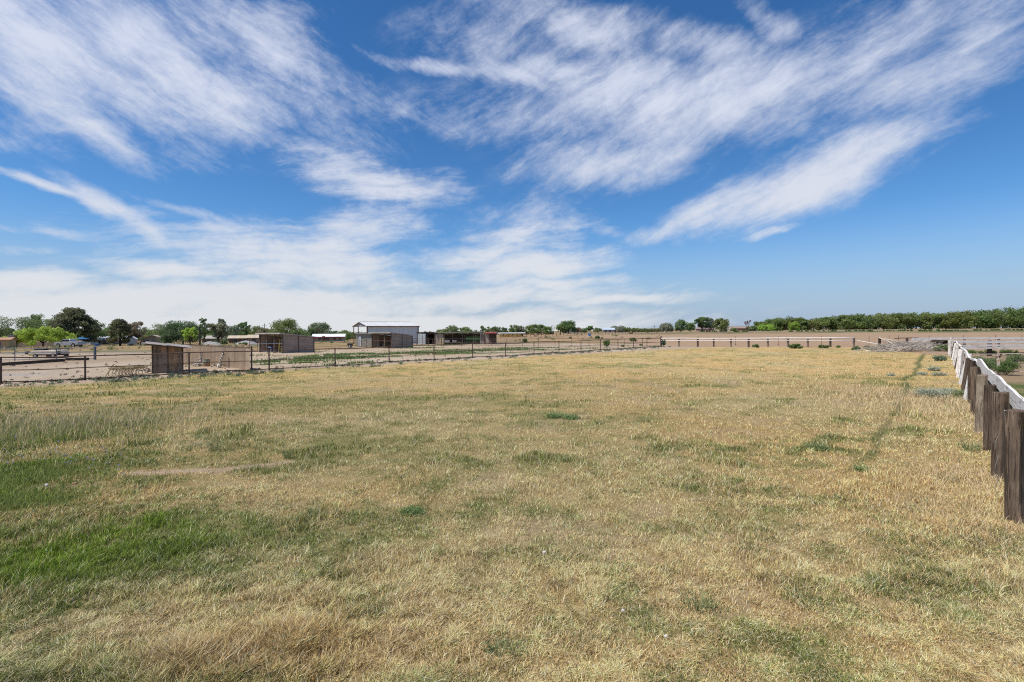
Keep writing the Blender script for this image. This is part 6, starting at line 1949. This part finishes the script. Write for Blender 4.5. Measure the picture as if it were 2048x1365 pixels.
panel(745, 783, 80.8, 77.2, 1.25, 1, M_PIPE_RED, 'rust-red two-rail panel across the open front of the shelter by the barn')
panel(520, 564, 66.3, 62.0, 1.25, 1, M_BLUEGREY, 'grey two-rail panel across the open front of the large shelter')
panel(566, 628, 61.3, 63.8, 1.0, 1, M_PIPE, 'low pipe panel in front of the end wall of the large shelter', base=.5)
panel(783, 826, 77.0, 79.3, 1.2, 1, M_PIPE, 'low pipe panel in front of the end wall of the shelter by the barn', base=.5)
panel(627, 662, 84, 88, 1.4, 2, M_PIPE, 'left pipe panel between the large shelter and the barn')
panel(662, 711, 88, 92, 1.4, 2, M_PIPE, 'right pipe panel between the large shelter and the barn')
panel(805, 833, 92, 96, 1.4, 3, M_PIPE, 'pipe panel between the shelter and the storage box')
panel(833, 858, 95, 94, 1.4, 3, M_PIPE, 'pipe panel standing in front of the white storage box')
panel(857, 868, 86, 90, 1.35, 1, M_PIPE_RED, 'rust-red square panel before the dark shed bay')
panel(993, 1040, 97, 98, 1.3, 2, M_PIPE, 'long pipe panel running right from the red-roofed stall')
panel(499, 515, 68, 72, 1.5, 3, M_PIPE, 'pipe panel at the left side of the large shelter')

# stored things inside the near shelter
def quad():
    p = (VX(547, 66.5), 66.5); z = gz(*p)
    root = thing('quad_bike', (p[0], p[1], z), 'blue quad bike with a red seat parked inside the large plank shelter', 'quad bike')
    bl = mat('blue_fairing', (0.05, 0.10, 0.30), .4, .05)
    MB().box((0, 0, .62), (1.5, .6, .24)).build('body', bl, root, bevel=.08)
    MB().box((.15, 0, .82), (.7, .35, .16)).build('seat', mat('red_seat', (0.35, 0.04, 0.03), .6), root, bevel=.05)
    MB().tube([(-.45, -.35, 1.0), (-.4, 0, .92), (-.45, .35, 1.0)], .02, 6).build('handlebar', M_DARKSTEEL, root)
    for x in (-.55, .55):
        for y in (-.42, .42): wheel(root, (x, y, .28), .28, .22)
quad()
c = (VX(560, 63.6), 63.6)
r = thing('yellow_ladder', (c[0], c[1], gz(*c)), 'yellow step ladder leaning at the open corner of the large shelter', 'ladder')
ym = mat('yellow_ladder_paint', (0.50, 0.38, 0.10), .6)
for s_ in (-.2, .2): MB().beam((s_, 0, 0), (s_ * .9, .25, 1.85), .05, .07).build('side_rail', ym, r)
for k in range(6): MB().beam((-.19, .03 + k * .04, .25 + k * .3), (.19, .03 + k * .04, .25 + k * .3), .06, .03).build('rung', ym, r)

# white wheelbarrow-like feeder, black tub and boxes in the stalls
def feeder(px, Y, col, label, name, cat, w=.9):
    x = VX(px, Y); z = gz(x, Y)
    root = thing(name, (x, Y, z), label, cat)
    m_ = mat('paint_' + name + str(px), col, .6, .1, 3)
    mb = MB(); b = len(mb.v)
    for (hw, hd, zz) in ((.30 * w, .22, .45), (.5 * w, .34, .85)):
        for sx, sy in ((-1, -1), (1, -1), (1, 1), (-1, 1)): mb.v.append((sx * hw, sy * hd, zz))
    mb.f += [(3, 2, 1, 0), (0, 1, 5, 4), (1, 2, 6, 5), (2, 3, 7, 6), (3, 0, 4, 7)]
    mb.build('tray', m_, root)
    for sx in (-1, 1):
        for sy in (-1, 1): MB().beam((sx * .3 * w, sy * .2, .5), (sx * .36 * w, sy * .26, 0), .04, .04).build('leg', M_DARKSTEEL, root)
feeder(894, 99.8, (0.65, 0.65, 0.62), 'white feed trough on legs in the left stall behind the slim drums', 'feed_trough', 'trough', 1.2)
feeder(909, 99.8, (0.55, 0.53, 0.50), 'pale grey feed trough on legs in the middle stall', 'feed_trough', 'trough', 1.0)
feeder(918, 99.6, (0.04, 0.04, 0.04), 'black feed trough on legs beside the pale grey one', 'feed_trough', 'trough', 1.0)
def cart():
    Y = 84.5; x = VX(700, Y); z = gz(x, Y)
    root = thing('garden_cart', (x, Y, z), 'small black two-wheeled cart standing left of the store room', 'cart')
    MB().box((0, 0, .62), (.9, .6, .28)).build('tray', M_DARKSTEEL, root, bevel=.04)
    for y in (-.38, .38): wheel(root, (0, y, .30), .30, .08)
    for y in (-.2, .2): MB().tube([(.4, y, .6), (.95, y, .78)], .02, 6).build('handle', M_DARKSTEEL, root)
    MB().beam((-.35, 0, .5), (-.4, 0, 0), .04, .04).build('leg', M_DARKSTEEL, root)
cart()
# hay stacks under the white carport
for i, px in enumerate((1003, 1012, 1021, 1030, 1039)):
    Y = 188; x = VX(px, Y); z = gz(x, Y)
    root = thing('hay_stack', (x, Y, z), ('%s orange-brown hay stack from the left under the white-roofed hay barn' % ('first', 'second', 'third', 'fourth', 'fifth')[i]), 'hay', 'hay stacks in the far barn')
    hm = mat('hay', (0.42, 0.27, 0.10), .95, .2, 2)
    for k in range(2): MB().box((0.05 * (-1) ** k, 0, .32 + .62 * k), (1.6 - .1 * k, 1.3, .60)).build('hay_bale', hm, root, bevel=.06)

# far dry-field fence, a long line of dark posts
def far_fence():
    a = (VX(1046, 186), 186.0); b = (VX(1322, 204), 204.0)
    root = thing('post_and_wire_fence', (a[0], a[1], gz(*a)), 'long dark post-and-wire fence crossing the dry field under the far trees', 'fence')
    n = 40
    for i in range(n + 1):
        t = i / n; x, y = a[0] + (b[0] - a[0]) * t, a[1] + (b[1] - a[1]) * t
        z = gz(x, y) - gz(*a)
        MB().tube([(x - a[0], y - a[1], z - .2), (x - a[0], y - a[1], z + 1.35)], .075, 5).build('post', M_PIPE, root)
    for hh in (1.25, .7):
        MB().tube([(a[0] + (b[0] - a[0]) * i / 20 - a[0], (b[1] - a[1]) * i / 20, gz(a[0] + (b[0] - a[0]) * i / 20, a[1] + (b[1] - a[1]) * i / 20) - gz(*a) + hh) for i in range(21)], .03, 4).build('wire', M_PIPE, root)
far_fence()

# ------------------------------------------------------------------ brush pile
def brush_pile():
    Yc = 58.5
    rn = random.Random(21)
    root_x = VX(1815, Yc); z = gz(root_x, Yc)
    root = thing('brush_pile', (root_x, Yc, z), 'long heap of bleached dead branches between the white fence and the board fence', 'brush pile')
    pale = mat('bleached_branch', (0.66, 0.58, 0.48), .9, .12, 3, col2=(0.45, 0.38, 0.31)); grey = mat('grey_branch', (0.34, 0.30, 0.25), .9, .15, 3)
    for nm, m_, n in (('pale_branches', pale, 330), ('grey_branches', grey, 300)):
        mb = MB()
        for k in range(n):
            px = rn.triangular(1732, 1908, 1815); Y = Yc + rn.uniform(-3.5, 3.5)
            x = VX(px, Y); f = max(0.0, 1 - abs(px - 1812) / 100); hmax = .15 + .95 * f ** .8
            p = Vector((x - root_x, Y - Yc, gz(x, Y) - z + rn.uniform(0, hmax) * (1 - abs(Y - Yc) / 5)))
            L_ = rn.uniform(.5, 2.6); a = rn.uniform(-.9, .9) + (math.pi if rn.random() < .35 else 0)
            d = Vector((math.cos(a), math.sin(a) * .5, rn.uniform(-.12, .35))).normalized()
            q = p + d * L_; m2 = (p + q) / 2 + Vector((0, rn.uniform(-.1, .1), rn.uniform(-.05, .22)))
            q.z = max(q.z, -.1); r = rn.uniform(.010, .034)
            mb.tube([p, m2, q], [r, r * .8, r * .4], 4, cap=False)
            for j in range(2):
                s = p.lerp(q, rn.uniform(.3, .8)); e = s + Vector((d.x + rn.uniform(-.8, .8), rn.uniform(-.5, .5), rn.uniform(-.2, .7))) * rn.uniform(.2, .6)
                mb.tube([s, e], [r * .5, r * .25], 3, cap=False)
        o = mb.build(nm, m_, root)
        o['kind'] = 'stuff'
    mb = MB()
    for (p0, p1) in (((1758, 676, 60), (1795, 694, 57)), ((1768, 678, 60), (1850, 700, 56)), ((1775, 686, 59), (1840, 690, 60))):
        a = Vector((VX(p0[0], p0[2]), p0[2], VZ(p0[0], p0[1], p0[2]))); b = Vector((VX(p1[0], p1[2]), p1[2], VZ(p1[0], p1[1], p1[2])))
        o_ = Vector((root_x, Yc, z)); mb.tube([a - o_, (a + b) / 2 - o_ + Vector((0, 0, .1)), b - o_], [.07, .06, .03], 6)
    mb.build('thick_branch', pale, root)
    x = VX(1759, 60) - root_x
    MB().beam((x, 1.5, -.2), (x, 1.5, VZ(1759, 676, 60) - z), .2, .2).build('stump_post', W_DARKX, root)
brush_pile()

# pale stones in the short grass
for (px, py, s_, lab) in ((1089, 1112, .035, 'small white stone in the short grass near the middle foreground'), (1246, 1227, .025, 'small pale pink stone in the foreground grass'),
                          (1332, 1280, .026, 'small pale stone low in the foreground grass'), (1046, 969, .03, 'tiny white stone in the mid-field grass'),
                          (93, 976, .05, 'pale stone on the bare scrape at left'), (150, 972, .06, 'reddish clod on the bare scrape at left')):
    c = G(px, py); mb = MB(); rn = random.Random(px); s_ *= .62
    bm = bmesh.new(); bmesh.ops.create_icosphere(bm, subdivisions=2, radius=s_)
    for v in bm.verts: v.co = Vector((v.co.x * 1.2, v.co.y, v.co.z * .8)) * rn.uniform(.82, 1.15)
    me = bpy.data.meshes.new('stone'); bm.to_mesh(me); bm.free()
    me.materials.append(mat('white_stone' if px != 150 else 'red_clod', (0.60, 0.56, 0.52) if px != 150 else (0.40, 0.24, 0.15), .8, .05, 20))
    o = bpy.data.objects.new('stone', me); COL.objects.link(o); o.location = (c[0], c[1], gz(*c) + s_ * (.4 + .8 * (s_ < .025))); tag(o, lab, 'stone')

# ------------------------------------------------------------------ taller weeds standing in the pasture
def stalks(px, py, rx, ry, n, h, tone, label, name, lean=.35, head=None):
    rs = np.random.RandomState(int(px + py)); c = G(px, py)
    x = c[0] + rx * rs.randn(n) * .55; y = c[1] + ry * rs.randn(n) * .55
    ok = inside_pasture(x, y) > .1; x, y = x[ok], y[ok]; n = len(x)
    r = np.hypot(x, y)
    tb = 1.35
    hh = h * (.4 + .7 * rs.rand(n)); w = .0035 * np.maximum(1, r / 7)
    co, tris = blades(x, y, gz_np(x, y), hh, w, rs, lean)
    lo, hi = TONES[tone]; t = rs.rand(n)[:, None]
    if tone == 'weed': lo, hi = (.12, .15, .035), (.26, .30, .08)
    col = np.repeat((np.array(lo) * (1 - t) + np.array(hi) * t) * tb, 3, 0)
    return tag(tri_mesh(name, co, tris, col, BLADE), label, 'weeds', kind='stuff')
stalks(45, 870, 3.4, 2.2, 5500, .28, 'weed', 'tall mixed green weeds at the left edge of the pasture', 'tall_weeds')
stalks(60, 862, 5.0, 2.6, 5500, .34, 'dry', 'tall dry stalks among the weeds at the left edge', 'dry_stalks', .3)
stalks(50, 955, 1.6, .8, 3200, .16, 'weed', 'thick dark green weeds around the bare scrape at left', 'low_weeds')
stalks(20, 1010, 1.2, 0.6, 3000, .14, 'weed', 'dark green weeds below the bare scrape at the left edge', 'low_weeds')
stalks(560, 1350, 1.8, 1.0, 2500, .09, 'dry', 'golden uncut grass tuft at the bottom of the picture', 'golden_grass', .8)
stalks(1880, 810, 3.5, 6, 7000, .24, 'dry', 'taller dry grass along the board fence', 'fence_side_grass', .5)
stalks(1960, 1050, 1.0, 1.2, 2500, .14, 'dry', 'dry grass around the feet of the tie posts', 'post_foot_grass', .6)
stalks(1975, 975, 1.2, 1.6, 2500, .16, 'dry', 'dry grass around the feet of the middle tie posts', 'post_foot_grass', .6)
stalks(860, 890, 9, 5, 2600, .13, 'bush', 'scattered green stems standing in the mid pasture', 'green_stems', .5)
# dark weeds along the foot of the pipe fence
rs = np.random.RandomState(77); bl = []; bl2 = []
for i in range(520):
    t = rs.rand() ** .8; 
    if rs.rand() < .35: p = (FA[0] + (FB[0] - FA[0]) * (t * 1.1 - .1), FA[1] + (FB[1] - FA[1]) * (t * 1.1 - .1)); d_ = (.764, -.645)
    else: p = (FB[0] + (FC[0] - FB[0]) * t, FB[1] + (FC[1] - FB[1]) * t); d_ = (.72, -.69)
    k = rs.uniform(-.25, .35) if rs.rand() < .6 else rs.uniform(.8, 2.6)
    x, y = p[0] + d_[0] * k, p[1] + d_[1] * k
    (bl if k < .5 else bl2).append((x, y, gz(x, y) + .06, rs.uniform(.08, .22) * (1 if k < .5 else 1.25)))
TONES['trash'] = ((0.06, 0.05, 0.035), (0.18, 0.14, 0.08))
co, tris, col = leaf_cloud(bl, 15000, .05, 'trash', rs); tag(tri_mesh('fence_litter', co, tris, col, LEAF), 'dark dry plant litter caught along the foot of the pipe fence', 'litter', kind='stuff')
co, tris, col = leaf_cloud(bl2, 16000, .055, 'bluegreen', rs); tag(tri_mesh('verge_weeds', co, tris, col, LEAF), 'dull blue-green weeds on the verge beside the pipe fence', 'weeds', kind='stuff')

# green grass strips in the dirt yard
def yard_grass():
    rs = np.random.RandomState(31); xs = []; ys = []
    for (px, py, rx, ry, rot, n) in ((560, 724, 3.4, .8, 0.25, 1500), (640, 718, 4.2, 0.6, 0.2, 1200), (690, 716, 4.6, 1.5, 0.3, 2600), (745, 709, 4.5, .9, 0.2, 1200), (655, 712, 2.5, 1.0, .2, 1500),
                                     (850, 706, 6.5, .9, 0.2, 1500), (960, 701, 9, 1.0, 0.1, 2000), (1040, 697, 7, 1.1, 0.1, 900), (842, 696.5, 2.6, 1.0, 0, 1200), (612, 703, 2, .5, 0, 500),
                                     (885, 709, 4.0, 1.2, .3, 1500), (905, 690, 5, .8, 0, 900), (470, 712, 3, 1, 0, 900), (560, 729, 4, .4, .5, 700), (1120, 700, 8, .8, 0.5, 1200), (740, 726, 4, .3, .6, 500)):
        c = G(px, py); u = rs.randn(n) * rx * .6; v = rs.randn(n) * ry * .6
        x = c[0] + u * math.cos(rot) - v * math.sin(rot); y = c[1] + u * math.sin(rot) + v * math.cos(rot)
        k = fbm(x, y, .8, 3, 43) > .42
        xs.append(x[k]); ys.append(y[k])
    x = np.concatenate(xs); y = np.concatenate(ys)
    k = inside_pasture(x, y) < -.3; x, y = x[k], y[k]; n = len(x)
    co, tris = blades(x, y, gz_np(x, y), .10 + .16 * rs.rand(n), .035 + .03 * rs.rand(n), rs, .8)
    t = rs.rand(n)[:, None]; col = np.repeat(np.array((.10, .16, .045)) * (1 - t) + np.array((.22, .30, .09)) * t, 3, 0)
    tag(tri_mesh('yard_grass', co, tris, col, BLADE), 'strips of short green grass growing across the dirt yard', 'grass', kind='stuff')
yard_grass()

def yard_stones():
    rs = np.random.RandomState(61); bl = []
    for i in range(900):
        px = rs.uniform(-60, 1320); py = rs.uniform(692, 790)
        c = G(px, py)
        if inside_pasture(c[0], c[1]) > -.3 or c[1] > 110: continue
        r = rs.uniform(.03, .10) * (1 + c[1] / 90); bl.append((c[0], c[1], gz(*c) + r * .25, r))
    TONES['clod'] = ((0.13, 0.095, 0.065), (0.34, 0.26, 0.19))
    co, tris, col = leaf_cloud(bl, 9000, .07, 'clod', rs)
    tag(tri_mesh('dirt_clods', co, tris, col, LEAF), 'small clods and droppings littering the dirt yard', 'clods', kind='stuff')
yard_stones()
def flowers():
    rs = np.random.RandomState(63); bl = []
    for (px, py, n, rx, ry) in ((60, 925, 26, 1.4, .7), (115, 850, 12, 1.5, .8), (150, 930, 12, 1.0, .4), (30, 880, 12, 1.2, .8), (200, 955, 5, .6, .2)):
        c = G(px, py)
        for i in range(n):
            x, y = c[0] + rx * rs.randn() * .6, c[1] + ry * rs.randn() * .6
            bl.append((x, y, gz(x, y) + rs.uniform(.10, .2), .014 * (1 + y / 25)))
    TONES['flower'] = ((0.36, 0.34, 0.55), (0.55, 0.52, 0.75))
    co, tris, col = leaf_cloud(bl, 900, .016, 'flower', rs)
    tag(tri_mesh('wild_flowers', co, tris, col, LEAF), 'tiny pale purple wild flowers among the weeds at left', 'flowers', kind='stuff')
flowers()
tuft(825, 1029, 40, 13, 'mid', 'small isolated dark green grass tuft in the near middle of the pasture', 420, 'grass_tuft')
tuft(1112, 837, 34, 13, 'mid', 'left of two dark green grass tufts close together in mid-field', 300, 'grass_tuft')
tuft(1143, 839, 24, 10, 'mid', 'right of two dark green grass tufts close together in mid-field', 420, 'grass_tuft')
tuft(1633, 900, 36, 16, 'bush', 'rounded dull green grass tuft left of the worn track', 420, 'grass_tuft')
tuft(1722, 945, 26, 14, 'mid', 'small green tuft at the near end of the worn track', 240, 'grass_tuft')
tuft(1400, 1228, 50, 56, 'bush', 'thin dark weed standing in the near grass right of centre', 70, spread=.5)
tuft(1940, 905, 30, 36, 'bush', 'spindly weed standing near the pale bleached tie post', 90, spread=.5)
tuft(1000, 1318, 44, 28, 'bush', 'small grey-green weed at the bottom edge of the picture', 90)
tuft(575, 918, 22, 36, 'bush', 'slender weed at the right end of the bare scraped strip', 60, spread=.4)
tuft(430, 905, 26, 40, 'bush', 'slender weed standing above the bare scraped strip', 60, spread=.4)
tuft(545, 1340, 60, 36, 'bush', 'pale green weed in the golden grass at the bottom', 120, spread=.6)
